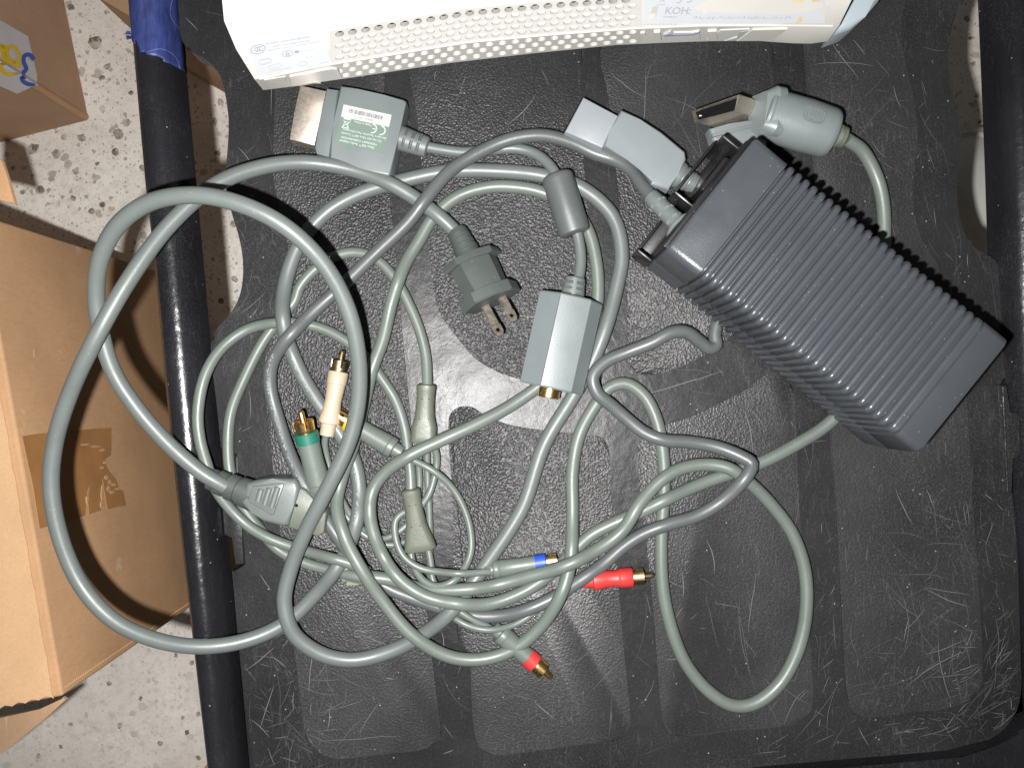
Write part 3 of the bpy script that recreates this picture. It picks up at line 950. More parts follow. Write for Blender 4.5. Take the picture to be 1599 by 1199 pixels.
# brick output lead: from the grommet round to the silver plug, back under the brick
path('output', 3.7, [(1026, 318, 24), (1004, 292, 15), (985, 266, 9), (960, 250, 6), (930, 240, 5), (890, 222, 8), (848, 212, 11), (800, 217, 11), (745, 240, 9), (700, 270, 13), (664, 312, 18), (637, 347, 15), (585, 397, 12), (540, 441, 9), (482, 494, 12), (442, 537, 14), (424, 570, 12), (422, 605, 8), (433, 650, 8), (455, 715, 12), (482, 768, 17), (512, 815, 12), (537, 852, 4), (565, 889), (605, 917), (655, 937), (705, 953), (755, 962), (808, 956), (860, 935, 4), (900, 910, 4), (940, 882, 5), (975, 852, 7), (1005, 833, 9), (1045, 818, 11), (1086, 806, 8), (1122, 786, 9), (1150, 762, 13), (1168, 740, 17), (1174, 724, 17), (1160, 714, 14), (1120, 698, 9), (1075, 690, 8), (1037, 687, 9), (1007, 676, 7), (980, 655, 7), (955, 633, 8), (932, 613, 12), (926, 588, 13), (944, 566, 10), (982, 549, 10), (1018, 535, 14), (1050, 519, 17), (1072, 519, 15), (1092, 533, 9), (1107, 544, 5), (1118, 540, 4), (1116, 523, 4), (1120, 505, 4), (1140, 470, 4), (1145, 400, 4), (1120, 330, 5), (1097, 296, 7), (1086, 282, 9)])
# audio video lead: from its wide plug under the brick, long loops, to the hidden junction boot
path('video', 3.65, [(1322, 218, 12), (1345, 234, 9), (1364, 265, 6), (1376, 300, 5), (1381, 345, 4), (1378, 410), (1365, 500), (1345, 580), (1312, 642), (1285, 668), (1250, 690), (1200, 717, 4), (1150, 736, 4), (1100, 753, 5), (1050, 775, 6), (1005, 797, 7), (960, 816, 6), (922, 836, 4), (890, 866, 6), (860, 895, 6), (812, 926, 9), (760, 943, 11), (705, 941, 12), (660, 929, 12), (622, 902, 11), (593, 858, 9), (578, 808, 9), (581, 768, 9), (602, 737, 12), (640, 711, 14), (690, 687, 13), (740, 664, 10), (790, 638, 6), (840, 604), (890, 560), (922, 518), (933, 470), (931, 410), (917, 358), (890, 322), (845, 300), (800, 292), (760, 293), (715, 307), (678, 338), (655, 375), (632, 414, 4), (612, 470, 6), (598, 530, 8), (580, 580, 8), (566, 640, 6), (548, 705, 5), (533, 748, 6), (526, 790, 9), (538, 838, 12), (562, 885, 13), (597, 937, 14), (645, 992, 13), (700, 1024, 9), (750, 1029, 7), (800, 1014, 7), (845, 977, 9), (875, 930, 10), (890, 880, 8), (894, 800, 4), (894, 735), (905, 678), (930, 632), (952, 605), (978, 599), (1005, 617), (1025, 655), (1036, 715), (1037, 770), (1033, 830), (1034, 905), (1044, 964), (1068, 1030), (1104, 1076), (1142, 1100), (1175, 1099), (1214, 1071), (1243, 1022), (1258, 962), (1257, 892), (1237, 832), (1204, 787, 5), (1172, 755, 7), (1138, 731, 8), (1100, 725, 8), (1062, 732, 9), (1032, 750, 10), (1002, 782, 11), (970, 830, 11), (915, 868, 12), (875, 886, 11), (825, 900, 9), (760, 916, 7), (700, 921, 6), (655, 918, 4), (612, 905, 4), (575, 900, 4)])
# two thinner branches from the junction boot to the two splitter boots
path('branch_a', 3.05, [(575, 893, 4), (545, 879, 6), (510, 869, 8), (455, 853, 6), (412, 836, 6), (375, 810, 8), (338, 765, 15), (322, 722, 17), (312, 685, 17), (309, 645, 17), (320, 587, 17), (345, 545, 11), (387, 514, 5), (437, 504), (485, 508), (515, 518), (545, 536), (575, 562), (594, 588), (617, 624), (631, 665), (637, 705, 4), (641, 740, 7), (642, 764, 8), (643, 785, 8)])
path('branch_b', 3.05, [(575, 903, 3), (545, 897), (512, 889), (475, 878), (435, 858), (405, 825), (378, 788), (360, 740), (356, 690), (361, 642), (383, 587), (410, 535), (437, 498), (460, 470), (468, 448), (495, 418), (530, 398), (562, 395), (590, 407), (617, 436), (640, 478), (656, 518), (665, 556), (667, 595, 6), (667, 615, 7)])
# thin leads to the phono plugs
T = 1.95
path('lead_yellow', T + 0.15, [(641, 858, 6), (645, 880, 5), (660, 905, 4), (682, 915, 6), (706, 908, 8), (722, 892, 8), (735, 862, 5), (734, 825, 4), (722, 788, 4), (703, 758, 4), (675, 734, 4), (645, 718, 5), (622, 705, 6), (610, 699, 6)])
path('lead_blue', T + 0.1, [(675, 690, 5), (682, 712), (679, 742), (668, 775), (650, 795), (630, 800, 4), (618, 812, 6), (618, 840, 9), (630, 868, 11), (655, 886, 11), (690, 893, 10), (725, 895, 8), (765, 892, 7)])
path('lead_green', T, [(658, 690, 5), (654, 720), (655, 755), (650, 800), (630, 824), (603, 840, 5), (575, 838), (555, 822), (535, 800), (515, 785, 4), (504, 772, 6)])
path('lead_cream', T, [(510, 676, 9), (507, 692, 5), (512, 720), (525, 760), (545, 800), (570, 830), (600, 850), (635, 845), (655, 835), (655, 855, 5)])
path('lead_red_side', T, [(667, 688, 5), (667, 730), (670, 790), (672, 850), (672, 900), (682, 935), (702, 958, 4), (730, 976, 4), (765, 983, 5), (805, 974, 5), (842, 950, 4), (880, 925), (905, 912, 4), (925, 906, 6)])
path('lead_red_low', T, [(669, 858, 6), (673, 880), (676, 905), (700, 940), (740, 968), (765, 980, 5), (778, 992, 6)])
path('adapter', 3.05, [(662, 229, 9), (690, 234, 7), (725, 238, 5), (770, 234), (805, 232), (835, 240, 4), (858, 258, 6), (874, 285, 9), (892, 330, 9), (903, 372, 9), (907, 405, 9), (904, 432, 12), (898, 452, 14)])

def solve_paths():
    samp = {}
    idx0 = 0
    U, V, Hh, Rr, pid, loc_i = [], [], [], [], [], []
    names = list(PATHS)
    spans = {}
    for ni, nm in enumerate(names):
        r, pts = PATHS[nm]
        dense = np.array(cr(pts, 10))
        seg = np.hypot(np.diff(dense[:, 0]), np.diff(dense[:, 1]))
        s = np.concatenate([[0], np.cumsum(seg)])
        n = max(int(s[-1] / 5.0), 8)
        ss = np.linspace(0, s[-1], n + 1)
        u = np.interp(ss, s, dense[:, 0]); v = np.interp(ss, s, dense[:, 1]); h = np.interp(ss, s, dense[:, 2])
        spans[nm] = (idx0, idx0 + n + 1)
        idx0 += n + 1
        U.append(u); V.append(v); Hh.append(h); Rr.append(np.full(n+1, r)); pid.append(np.full(n+1, ni)); loc_i.append(np.arange(n+1))
    U = np.concatenate(U); V = np.concatenate(V); Hh = np.concatenate(Hh); R = np.concatenate(Rr); pid = np.concatenate(pid); li = np.concatenate(loc_i)
    z = np.maximum(R + 0.15, Hh)
    key = Hh + pid * 1e-3
    px = 0.36
    I, J, G = [], [], []
    n = len(U)
    for i in range(n):
        du = (U[i+1:] - U[i]) * px; dv = (V[i+1:] - V[i]) * px
        d2 = du*du + dv*dv
        rr = (R[i+1:] + R[i])
        ok = d2 < (rr * 0.97) ** 2
        ok &= ~((pid[i+1:] == pid[i]) & (np.abs(li[i+1:] - li[i]) < 14))
        for k in np.nonzero(ok)[0]:
            j = i + 1 + k
            g = math.sqrt(rr[k]**2 - d2[k])
            if key[i] > key[j]: I.append(i); J.append(j)
            else: I.append(j); J.append(i)
            G.append(g)
    I = np.array(I); J = np.array(J); G = np.array(G)     # I above J
    # one order per crossing: cluster the close pairs and let the mean decide
    lo_ = np.minimum(I, J); hi_ = np.maximum(I, J)
    order = np.lexsort((hi_, lo_))
    lo_, hi_, G = lo_[order], hi_[order], G[order]
    m = len(lo_)
    par = list(range(m))
    def find(a):
        while par[a] != a:
            par[a] = par[par[a]]; a = par[a]
        return a
    lookup = {(int(a), int(b)): k for k, (a, b) in enumerate(zip(lo_, hi_))}
    for k in range(m):
        a, b = int(lo_[k]), int(hi_[k])
        for da in (0, 1, 2):
            for db in (-2, -1, 0, 1, 2):
                q = lookup.get((a + da, b + db))
                if q is not None and pid[a] == pid[a+da] and pid[b] == pid[b+db]:
                    ra, rb = find(k), find(q)
                    if ra != rb: par[ra] = rb
    root = np.array([find(k) for k in range(m)])
    vote = np.zeros(m)
    np.add.at(vote, root, key[lo_] - key[hi_])
    up_ = vote[root] > 0
    I = np.where(up_, lo_, hi_); J = np.where(up_, hi_, lo_)
    base = z.copy()
    cap = np.maximum(base, R) + 7.0
    fl_ = R + 0.15
    def push(f):
        nonlocal z
        need = z[J] + G - z[I]
        up = np.zeros(n)
        np.maximum.at(up, I, np.maximum(need, 0) * f)
        z = np.minimum(z + up, cap)
    def smooth(k, floor_):
        nonlocal z
        for nm, (a, b) in spans.items():
            zz = z[a:b]
            for _ in range(k):
                t = zz.copy()
                t[1:-1] = 0.25*zz[:-2] + 0.5*zz[1:-1] + 0.25*zz[2:]
                zz = t
            z[a:b] = np.maximum(zz, floor_[a:b])
    for it in range(60):
        push(0.5)
        smooth(4, fl_)
        z = 0.94*z + 0.06*np.maximum(base, fl_)
    for it in range(12):
        push(0.6)
        smooth(2, fl_)
    smooth(6, fl_)
    out = {}
    for nm, (a, b) in spans.items():
        out[nm] = [at(U[k], V[k], z[k]) for k in range(a, b)]
    return out
CORDS = solve_paths()

def cord_obj(key, name, mat, parent, n=18):
    bm = bmesh.new()
    tube(bm, CORDS[key], PATHS[key][0]*0.001, n)
    return put(name, bm, mat, parent, sharp=80)

# ------------------------------------------------------------------ mains lead
mains = empty('mains_lead', at(400, 700, 0), 'thick grey mains cord in big loops with a two-blade plug and appliance connector', 'power cord')
cord_obj('mains', 'cord_jacket', GREY, mains, 20)
# two-blade plug
za = 12.0
pa, pb = at(708, 355, za), at(786, 522, za)
plugM = frame(at(714, 362, 9.0), at(767.5, 470, 18.0), 100, Vector((0.22, 0.10, 1.0)))   # x 0..100 along the plug
bm = bmesh.new()
lathe(bm, plugM, [(-2, 9), (-1, 12.5), (4, 13.2), (4.6, 12.2), (7, 12.2), (7.6, 13.8), (12, 14.0), (12.6, 12.8), (15, 12.8), (15.6, 14.4), (20, 14.6), (20.6, 13.4), (23, 13.4), (23.6, 15.2), (29, 15.6), (29.6, 14.4), (32, 14.4), (33, 16), (42, 17)], 26)
sr = put('strain_relief', bm, PLUG_GREEN, mains)
bm = bmesh.new()
# hexagon-like body loft
def hexring(x, w, h, zc=0):
    w *= 1.15; h *= 1.12
    return [(x, -w, zc), (x, -w*0.62, zc+h*0.8), (x, 0, zc+h), (x, w*0.62, zc+h*0.8), (x, w, zc), (x, w*0.6, zc-h*0.8), (x, -w*0.6, zc-h*0.8)]
def loft(bm, M, secs):
    rings = [[bm.verts.new(M @ Vector(p)) for p in s] for s in secs]
    n = len(rings[0])
    for a, b in zip(rings, rings[1:]):
        for k in range(n):
            j = (k+1) % n
            bm.faces.new((a[k], a[j], b[j], b[k]))
    bm.faces.new(list(reversed(rings[0]))); bm.faces.new(rings[-1])
loft(bm, plugM, [hexring(40, 26, 17), hexring(55, 26.5, 18), hexring(75, 25.5, 18.5), hexring(92, 24.5, 19)])
bd = put('plug_body', bm, PLUG_GREEN, mains, sharp=38)
bm = bmesh.new()
loft(bm, plugM, [hexring(38, 28, 17), hexring(39, 33, 21), hexring(45, 34, 21.5), hexring(47.5, 31, 19)])
put('finger_guard', bm, PLUG_GREEN, bd, sharp=25)
bm = bmesh.new()
loft(bm, plugM, [hexring(87, 31, 21), hexring(88, 34, 23), hexring(100, 34.5, 23), hexring(102, 32, 21)])
pf = put('plug_face', bm, PLUG_GREEN, bd, sharp=25)
for (b0, b1) in (((761, 484), (782, 524)), ((783, 462), (803, 502))):
    M = frame(at(*b0, 18.5), at(*b1, 22.5), 46, Vector((0.25, 0.1, 1.0)))
    bm = bmesh.new()
    # blade outline with chamfered tip and hole
    w = 7.3
    out = [(-14, -w), (41, -w), (46, -w*0.5), (46, w*0.5), (41, w), (-14, w)]
    hole = [(36 + 3.2*math.cos(2*PI*k/12), 3.2*math.sin(2*PI*k/12)) for k in range(12)]
    ring_o = [(46, 0), (46, 3.65), (41, w), (36, w), (28, w), (28, 3.65), (28, 0), (28, -3.65), (28, -w), (36, -w), (41, -w), (46, -3.65)]
    for z, flip in ((1.6, False), (-1.6, True)):
        ho = [bm.verts.new(M @ Vector((x, y, z))) for x, y in hole]
        ro = [bm.verts.new(M @ Vector((x, y, z))) for x, y in ring_o]
        for k in range(12):
            j = (k+1) % 12
            bm.faces.new((ho[k], ho[j], ro[j], ro[k]))
        if not flip: ht, rt = ho, ro
        else: hb, rb = ho, ro
    for k in range(12):
        j = (k+1) % 12
        bm.faces.new((ht[k], hb[k], hb[j], ht[j]))
        bm.faces.new((rt[k], rt[j], rb[j], rb[k]))
    box_local(bm, M, -14, 28.02, -w, w, -1.6, 1.6, 0.4, 1)
    put('blade', bm, BLADE, mains, smooth=False)
# appliance connector
zc = 17.0
bm = bmesh.new()
M = frame(at(330, 748, zc), at(400, 776, zc), 75)
lathe(bm, M, [(-3, 11), (-2, 17), (6, 17.5), (7, 15.5), (10, 15.5), (11, 19), (24, 19.5), (25, 17), (28, 17), (29, 20.5), (42, 21), (43, 18.5), (46, 18.5), (47, 22), (60, 23), (75, 24)], 24, 1.0, 0.85)
put('strain_relief', bm, PLUG_GREEN, mains)
con = slab_bm([(384, 754), (402, 749), (425, 747), (459, 747), (464, 754), (467, 763), (458, 792), (449, 821), (440, 822), (411, 815), (392, 800), (375, 786)], 24, 3, 2.5, 3)
cb_ = put('connector_body', con, GREY, mains)
con = slab_bm([(464, 760), (478, 764), (488, 778), (510, 800), (506, 832), (496, 838), (447, 823), (456, 796)], 21, 4, 1.5, 2)
put('connector_nose', con, BOOT_GREEN, mains)
con = slab_bm([(394, 759), (440, 754), (443, 757), (427, 803), (422, 804), (388, 784), (387, 780)], 25.0, 22, 0.8, 2)
gp = put('grip_pad', con, GREY, mains)
for (a, b) in (((408, 764), (403, 782)), ((421, 762), (413, 788)), ((434, 760), (424, 792))):
    bm = bmesh.new()
    tube(bm, [at(*a, 25.0), at(*b, 25.0)], 0.0016, 10)
    put('grip_ridge', bm, GREY, gp)
bm = bmesh.new()
p = at(463, 789, 21.1)
lathe(bm, Matrix.Translation(p) @ Matrix.Rotation(-PI/2, 4, 'Y') @ Matrix.Scale(0.001, 4), [(-0.5, 0.9), (0.15, 0.9), (0.15, 0.5)], 10)
put('mould_mark', bm, DARK_HOLE, mains)

CORD_PRINT = flat('pale_cord_print', (0.20, 0.215, 0.21), 0.5)
def cord_print(key, parent, u0, v0, u1, v1, seed):
    random.seed(seed)
    P = CORDS[key]
    r = PATHS[key][0]*0.001
    pa_, pb_ = at(u0, v0, 5), at(u1, v1, 5)
    i0 = min(range(len(P)), key=lambda i: (P[i]-pa_).length); i1 = min(range(len(P)), key=lambda i: (P[i]-pb_).length)
    if i0 > i1: i0, i1 = i1, i0
    bm = bmesh.new()
    for i in range(i0, i1):
        d = (P[i+1]-P[i]); L = d.length; d.normalize()
        sd = Vector((d.y, -d.x, 0)).normalized(); upv = sd.cross(d)
        if upv.z < 0: upv = -upv
        if random.random() < 0.14: continue
        for k in range(2):
            c = P[i] + d*(L*(k*0.5 + random.uniform(0, 0.2)))
            for q in range(random.choice((1, 2, 2))):
                h0 = random.uniform(-0.2, 0.05); h1 = h0 + random.uniform(0.12, 0.3)
                w_ = random.uniform(0.15, 0.7)*0.001; off = random.uniform(0, 0.6)*0.001
                vs_ = []
                for (a, b) in ((0, h0), (w_, h0), (w_, h1), (0, h1)):
                    vs_.append(bm.verts.new(c + d*(a + off) + (sd*math.sin(b) + upv*math.cos(b))*(r*1.012)))
                bm.faces.new(vs_)
    o = put('print', bm, CORD_PRINT, parent, smooth=False)
    o['kind'] = 'stuff'
cord_print('mains', mains, 455, 552, 520, 655, 1)
cord_print('mains', mains, 556, 730, 557, 815, 2)

# ------------------------------------------------------------------ power brick
ZT, ZB = 66.0, 8.2
Q1, Q2, Q3, Q4 = at(1177, 203, ZT), at(1045, 398, ZT), at(1444, 711, ZT), at(1571, 528, ZT)
ex = ((Q4 - Q1) + (Q3 - Q2)).normalized()
ey = Vector((ex.y, -ex.x, 0))            # toward lower left
if ey.dot(Q2 - Q1) < 0: ey = -ey
o0 = (Q1 + Q2) / 2
Lx = ((Q4 + Q3)/2 - o0).dot(ex) * 1000
Wy = ((Q2 - Q1).dot(ey) + (Q3 - Q4).dot(ey)) / 2 * 1000
MBk = Matrix(((ex.x*.001, ey.x*.001, 0, o0.x), (ex.y*.001, ey.y*.001, 0, o0.y), (0, 0, .001, 0), (0, 0, 0, 1)))
brick = empty('power_adapter', Vector((o0.x, o0.y, 0)) + ex*0.08, 'ribbed charcoal power adapter block with a grey output cord and silver plug', 'power adapter')
def rsec(inset, top_in=0.0):
    w = Wy/2 - inset
    z1 = ZT - inset - top_in; z0 = ZB + inset*0.3
    pts = []
    r = 4.2
    zm = 36.0
    bul = 0.8
    for (cy_, cz_, a0) in ((w - r, z1 - r, 0), (-(w - r), z1 - r, 90), (-(w - 2), z0 + 2, 180), (w - 2, z0 + 2, 270)):
        rr = r if a0 in (0, 90) else 2
        for k in range(7):
            a = math.radians(a0 + 90*k/6)
            pts.append((cy_ + rr*math.cos(a), cz_ + rr*math.sin(a)))
        if a0 == 90: pts += [(-w - bul, zm + 1), (-w - bul + 0.5, zm), (-w - bul, zm - 1)]
    pts += [(w + bul, zm - 1), (w + bul - 0.5, zm), (w + bul, zm + 1)]
    return pts
secs = [(0.0, 1.6), (0.6, 0.5), (1.6, 0.0)]
x0r, pitch, nr = 0.128*Lx, 0.0, 25
x1r = 0.90*Lx
pitch = (x1r - x0r) / nr
for i in range(nr):
    xs = x0r + i*pitch
    for (f, d) in ((0.0, 0.35), (0.06, 1.1), (0.13, 2.3), (0.27, 2.3), (0.34, 1.3), (0.42, 0.6), (0.52, 0.18), (0.68, 0.0), (0.86, 0.10)):
        secs.append((xs + f*pitch, d))
xs = x1r
secs += [(xs, 0.0), (xs + 0.05*pitch, 0.9), (xs + .12*pitch, 1.35), (xs + .24*pitch, 1.35), (xs + .36*pitch, 0.0), (Lx - 1.2, 0.0), (Lx - 0.4, 0.4), (Lx, 1.4)]
bm = bmesh.new()
rings = []
for (x, d) in secs:
    rings.append([bm.verts.new(MBk @ Vector((x, y, z))) for (y, z) in rsec(d)])
n = len(rings[0])
for a, b in zip(rings, rings[1:]):
    for k in range(n):
        j = (k+1) % n
        bm.faces.new((a[k], a[j], b[j], b[k]))
bm.faces.new(list(reversed(rings[0]))); bm.faces.new(rings[-1])
put('case', bm, BRICK, brick, sharp=40)
# front end: glossy recessed panel with lips
bm = bmesh.new()
w = Wy/2
box_local(bm, MBk, -9, 0.4, -w + 1, w + 0.5, ZB, ZB + 2.5, 0.5)
box_local(bm, MBk, -10, -8.6, -w + 34, w + 0.5, ZB + 0.5, 22, 0.4)
box_local(bm, MBk, -10, 0.2, w - 1.0, w + 0.7, ZB + 0.5, 30, 0.4)
box_local(bm, MBk, -2.4, 0.3, -w + 2, w - 1.5, ZB + 2, ZT - 4.5, 0.6)
ep = put('end_panel', bm, GLOSS_BLACK, brick)
# inlet housing: open box standing out of the end
bm = bmesh.new()
for (y0, y1, z0, z1, xa) in ((-w + 1.5, -w + 3.2, ZB + 3, 47, -13), (-w + 35, -w + 36.6, ZB + 3, 42, -14)):
    box_local(bm, MBk, xa, -1.5, y0, y1, z0, min(z1, 34 if y0 > 0 - 5 else 47), 0.3)
box_local(bm, MBk, -14.4, -12.9, -w + 1.5, -w + 36.6, ZB + 3, 33, 0.4)
box_local(bm, MBk, -5.0, -1.8, -w + 8, -w + 30, 18, 44, 2.0, 3)
put('inlet_socket', bm, GLOSS_BLACK, ep)
# grommet of the output cord
gM = frame(MBk @ Vector((1, 13.5, 36)), at(1012, 303, 26), 100)
bm = bmesh.new()
lathe(bm, gM, [(0, 33), (6, 33), (8, 31), (9, 19.5), (12, 18.5), (60, 16.5), (64, 17.5), (92, 15.5), (95, 13), (96, 9)], 30)
gr = put('grommet', bm, GREY, brick, sharp=30)
for row in (0, 1, 2):
    for k in range(3):
        x = 22 + k*23
        a = (-0.15 + row*0.95 - 0.75)
        rr = 17.3
        dirv = Vector((0, math.sin(-a), math.cos(-a)))
        c = Vector((x, dirv.y*rr, dirv.z*rr))
        tdir = Vector((0, dirv.z, -dirv.y))
        bm = bmesh.new()
        ps = []
        for q in range(12):
            t = 2*PI*q/12
            ps.append(gM @ (c + Vector((1, 0, 0))*3.4*math.cos(t) + tdir*6.0*math.sin(t) + dirv*(1.2 - 0.8*math.sin(t)**2)))
        pb = [gM @ (c + Vector((1, 0, 0))*3.4*math.cos(2*PI*q/12) + tdir*6.0*math.sin(2*PI*q/12) - dirv*2) for q in range(12)]
        add_prism(bm, ps, pb)
        put('grommet_slot', bm, LIGHT_GREY, gr)
cord_obj('output', 'output_cord', GREY_COOL, brick, 18)
cord_print('output', brick, 440, 540, 480, 760, 3)
# silver output plug
bm = slab_bm([(911, 152), (967, 182), (944, 233), (882, 206)], 17, 3.5, 0.7, 2)
tip = put('plug_tip', bm, SILVER, brick)
bm = slab_bm([(908.5, 153.5), (912.5, 155.5), (885.5, 207), (881, 204)], 14.2, 6.5, 0.2, 1)
put('tip_opening', bm, DARK_HOLE, tip)
bm = slab_bm([(970, 171), (1000, 187), (1033, 206), (1070, 237), (1072, 249), (1059, 274), (1045, 296), (1016, 288), (1003, 263), (982, 246), (940, 231), (952, 204)], 18.5, 2.0, 1.6, 3)
put('plug_body', bm, SILVER_BODY, brick, sharp=40)
bm = slab_bm([(912, 168), (914, 169), (889, 209), (887, 208)], 17.05, 16.0, 0)
M = frame(at(1055, 271, 9.5), at(1088, 290, 9.5), 40)
bm = bmesh.new()
lathe(bm, M, [(-4, 24), (0, 24), (11, 21), (12, 19), (14, 19), (15, 21), (24, 18.5), (25, 16.5), (27, 16.5), (28, 18), (38, 15.5), (40, 11)], 28, 1.0, 0.9)
put('strain_relief', bm, GREY, brick, sharp=30)

# ------------------------------------------------------------------ audio video lead with its wide plug, splitters and phono plugs
av = empty('audio_video_cable', at(900, 800, 0), 'long greenish grey cable with wide metal plug, two splitter boots and coloured phono plugs', 'cable')
cord_obj('video', 'cable_sheath', GREY_GREEN, av, 18)
cord_obj('branch_a', 'branch_cord', GREY_GREEN, av, 16)
cord_obj('branch_b', 'branch_cord', GREY_GREEN, av, 16)
for k in ('lead_yellow', 'lead_blue', 'lead_green', 'lead_cream', 'lead_red_side', 'lead_red_low'):
    cord_obj(k, 'phono_lead', GREY_GREEN, av, 12)
# junction boot
M = frame(at(537, 893, 5.5), at(590, 905, 5), 55)
bm = bmesh.new()
lathe(bm, M, [(0, 13), (1, 16), (6, 16), (9, 13), (30, 13), (55, 10.5)], 20, 1.0, 0.75)
put('junction_boot', bm, PALE_TAB, av)
put('boot_tab', slab_bm([(541, 884), (560, 888), (561, 914), (540, 915)], 3.6, 0.4, 0.6), PALE_TAB, av)
# wide plug: barrel
zb = 17.0
bM = frame(at(1196, 178, zb), at(1300, 210, zb), 108)
bm = bmesh.new()
lathe(bm, bM, [(-4, 33), (-2, 37), (2, 38.5), (4, 37.6), (5, 38.6), (60, 40), (98, 38.5), (104, 37), (107.5, 34), (108, 30)], 44, 1.0, 0.95)
bar = put('plug_barrel', bm, LIGHT_GREY, av, sharp=30)
bm = bmesh.new()
lathe(bm, bM, [(106, 19), (110, 19), (111, 16), (113, 16), (114, 18), (118, 18), (119, 15), (121, 15), (122, 17), (127, 16), (128, 12)], 24)
put('strain_relief', bm, BOOT_GREEN, av)
# collar behind the shell
M = frame(at(1200, 180, zb), at(1174, 172, 22), 30)
bm = bmesh.new()
def rrect(x, hy, hz, r, n=5, yc=0, zc_=0):
    pts = []
    for (sy, sz, a0) in ((1, 1, 0), (-1, 1, 90), (-1, -1, 180), (1, -1, 270)):
        for k in range(n):
            a = math.radians(a0 + 90*k/(n-1))
            pts.append((x, yc + sy*(hy - r) + r*math.cos(a), zc_ + sz*(hz - r) + r*math.sin(a)))
    return pts
loft(bm, M, [rrect(-4, 34, 30, 12), rrect(8, 33, 29, 12), rrect(14, 29, 24, 10), rrect(20, 25, 17, 6)])
put('plug_collar', bm, LIGHT_GREY, av, sharp=30)
# metal shell: four walls with an open dark mouth
m1, m2, m3, m4 = at(1154, 148, 34), at(1080, 174, 34), at(1085, 191, 28), at(1148, 173.5, 28)
dep = at(1191, 160, 15) - m1
bm = bmesh.new()
fr = [m1, m2, m3, m4]
ce = sum(fr, Vector())/4
inn = [ce + (p - ce)*0.86 for p in fr]
inn = [p + (ce - p).normalized()*0.0 for p in inn]
a = [bm.verts.new(p) for p in fr]; b = [bm.verts.new(p + dep*1.05) for p in fr]
c = [bm.verts.new(ce + Vector(((p-ce).x*0.95, (p-ce).y*0.90, (p-ce).z*0.80)) ) for p in fr]
d = [bm.verts.new(v.co + dep*0.75) for v in c]
for k in range(4):
    j = (k+1) % 4
    bm.faces.new((a[k], a[j], b[j], b[k]))
    bm.faces.new((a[k], c[k], c[j], a[j]))
    bm.faces.new((c[k], d[k], d[j], c[j]))
bm.faces.new(b)
shell = put('plug_shell', bm, NICKEL, av, smooth=False)
bm = bmesh.new()
bm.faces.new([bm.verts.new(v) for v in [ce + Vector(((p-ce).x*0.94, (p-ce).y*0.88, (p-ce).z*0.78)) + dep*0.10 for p in fr]])
put('shell_mouth', bm, DARK_HOLE, shell, smooth=False)
bm = bmesh.new()
for (u, v) in ((1093, 172), (1094, 181)):
    p = at(u, v, 30)
    M = Matrix.Translation(p) @ Matrix.Scale(0.001, 4)
    box_local(bm, M, -0.9, 0.9, -0.5, 0.5, -0.5, 0.5, 0.15)
put('contact', bm, NICKEL, shell)
bm = slab_bm([(1108, 200), (1140, 193), (1183, 184), (1200, 195), (1198, 236), (1150, 238), (1122, 231), (1113, 218)], 17, 7, 2.0, 3)
put('plug_jaw', bm, LIGHT_GREY, av)
bm = slab_bm([(1112, 209), (1150, 200), (1184, 192), (1186, 197), (1150, 205), (1113, 215)], 17.8, 15, 0.5, 2)
put('jaw_rib', bm, PLUG_GREY, av)
# slider button on the barrel
M = bM
bm = bmesh.new()
ps = []
for q in range(24):
    t = 2*PI*q/24
    x = 62 + 17*math.copysign(abs(math.cos(t))**0.6, math.cos(t)); y = 12*math.copysign(abs(math.sin(t))**0.6, math.sin(t)) + 4
    ps.append((x, y))
def bar_z(y, off): return math.sqrt(max(40**2 - y*y, 0))*0.95 + off
add_prism(bm, [M @ Vector((x, y, bar_z(y, 0.9))) for x, y in ps], [M @ Vector((x, y, bar_z(y, -3))) for x, y in ps])
sb = put('button_recess', bm, PLUG_GREY, bar)
bm = bmesh.new()
ps2 = [(64 + (x-62)*0.78, 4 + (y-4)*0.80) for x, y in ps]
add_prism(bm, [M @ Vector((x, y, bar_z(y, 2.4))) for x, y in ps2], [M @ Vector((x, y, bar_z(y, -1))) for x, y in ps2])
for k in range(6):
    x = 55 + k*3.6
    box_local(bm, M, x - 0.7, x + 0.7, -3.5, 11.5, 36, 40.9 - 0.0, 0.2, 1)
put('slide_button', bm, LIGHT_GREY, bar)

# splitter boots
def splitter(p0, p1, z0, z1, L, w_top, w_bot):
    M = frame(at(*p0, z0), at(*p1, z1), L)
    secs = []
    for (f, w, h) in ((0, w_top*0.42, w_top*0.42), (0.02, w_top*0.5, w_top*0.48), (0.10, w_top*0.5, w_top*0.48), (0.12, w_top*0.48, w_top*0.46), (0.35, w_top*0.47, w_top*0.45), (0.55, w_top*0.52, w_top*0.44), (0.72, w_top*0.66, w_top*0.42), (0.88, w_bot*0.47, w_top*0.42), (0.97, w_bot*0.5, w_top*0.42), (1.0, w_bot*0.44, w_top*0.36)):
        secs.append(rrect(f*L, w, h, min(w, h)*0.85, 6))
    bm = bmesh.new()
    loft(bm, M, secs)
    o = put('splitter_boot', bm, BOOT_GREEN, av, sharp=40)
    for (f, y) in ((0.24, -4), (0.24, 6), (0.58, -6), (0.58, 7)):
        bm = bmesh.new()
        p = M @ Vector((f*L, y, w_top*0.445))
        lathe(bm, Matrix.Translation(p) @ Matrix.Rotation(-PI/2, 4, 'Y') @ Matrix.Scale(0.001, 4), [(-0.6, 0.32), (0.1, 0.32), (0.12, 0.1)], 8)
        put('mould_dimple', bm, DARK_HOLE, o)
    return o
splitter((666, 600), (661, 692), 7.5, 6.5, 92, 30, 43)
splitter((641, 763), (657, 859), 9.5, 7.5, 97, 30, 50)

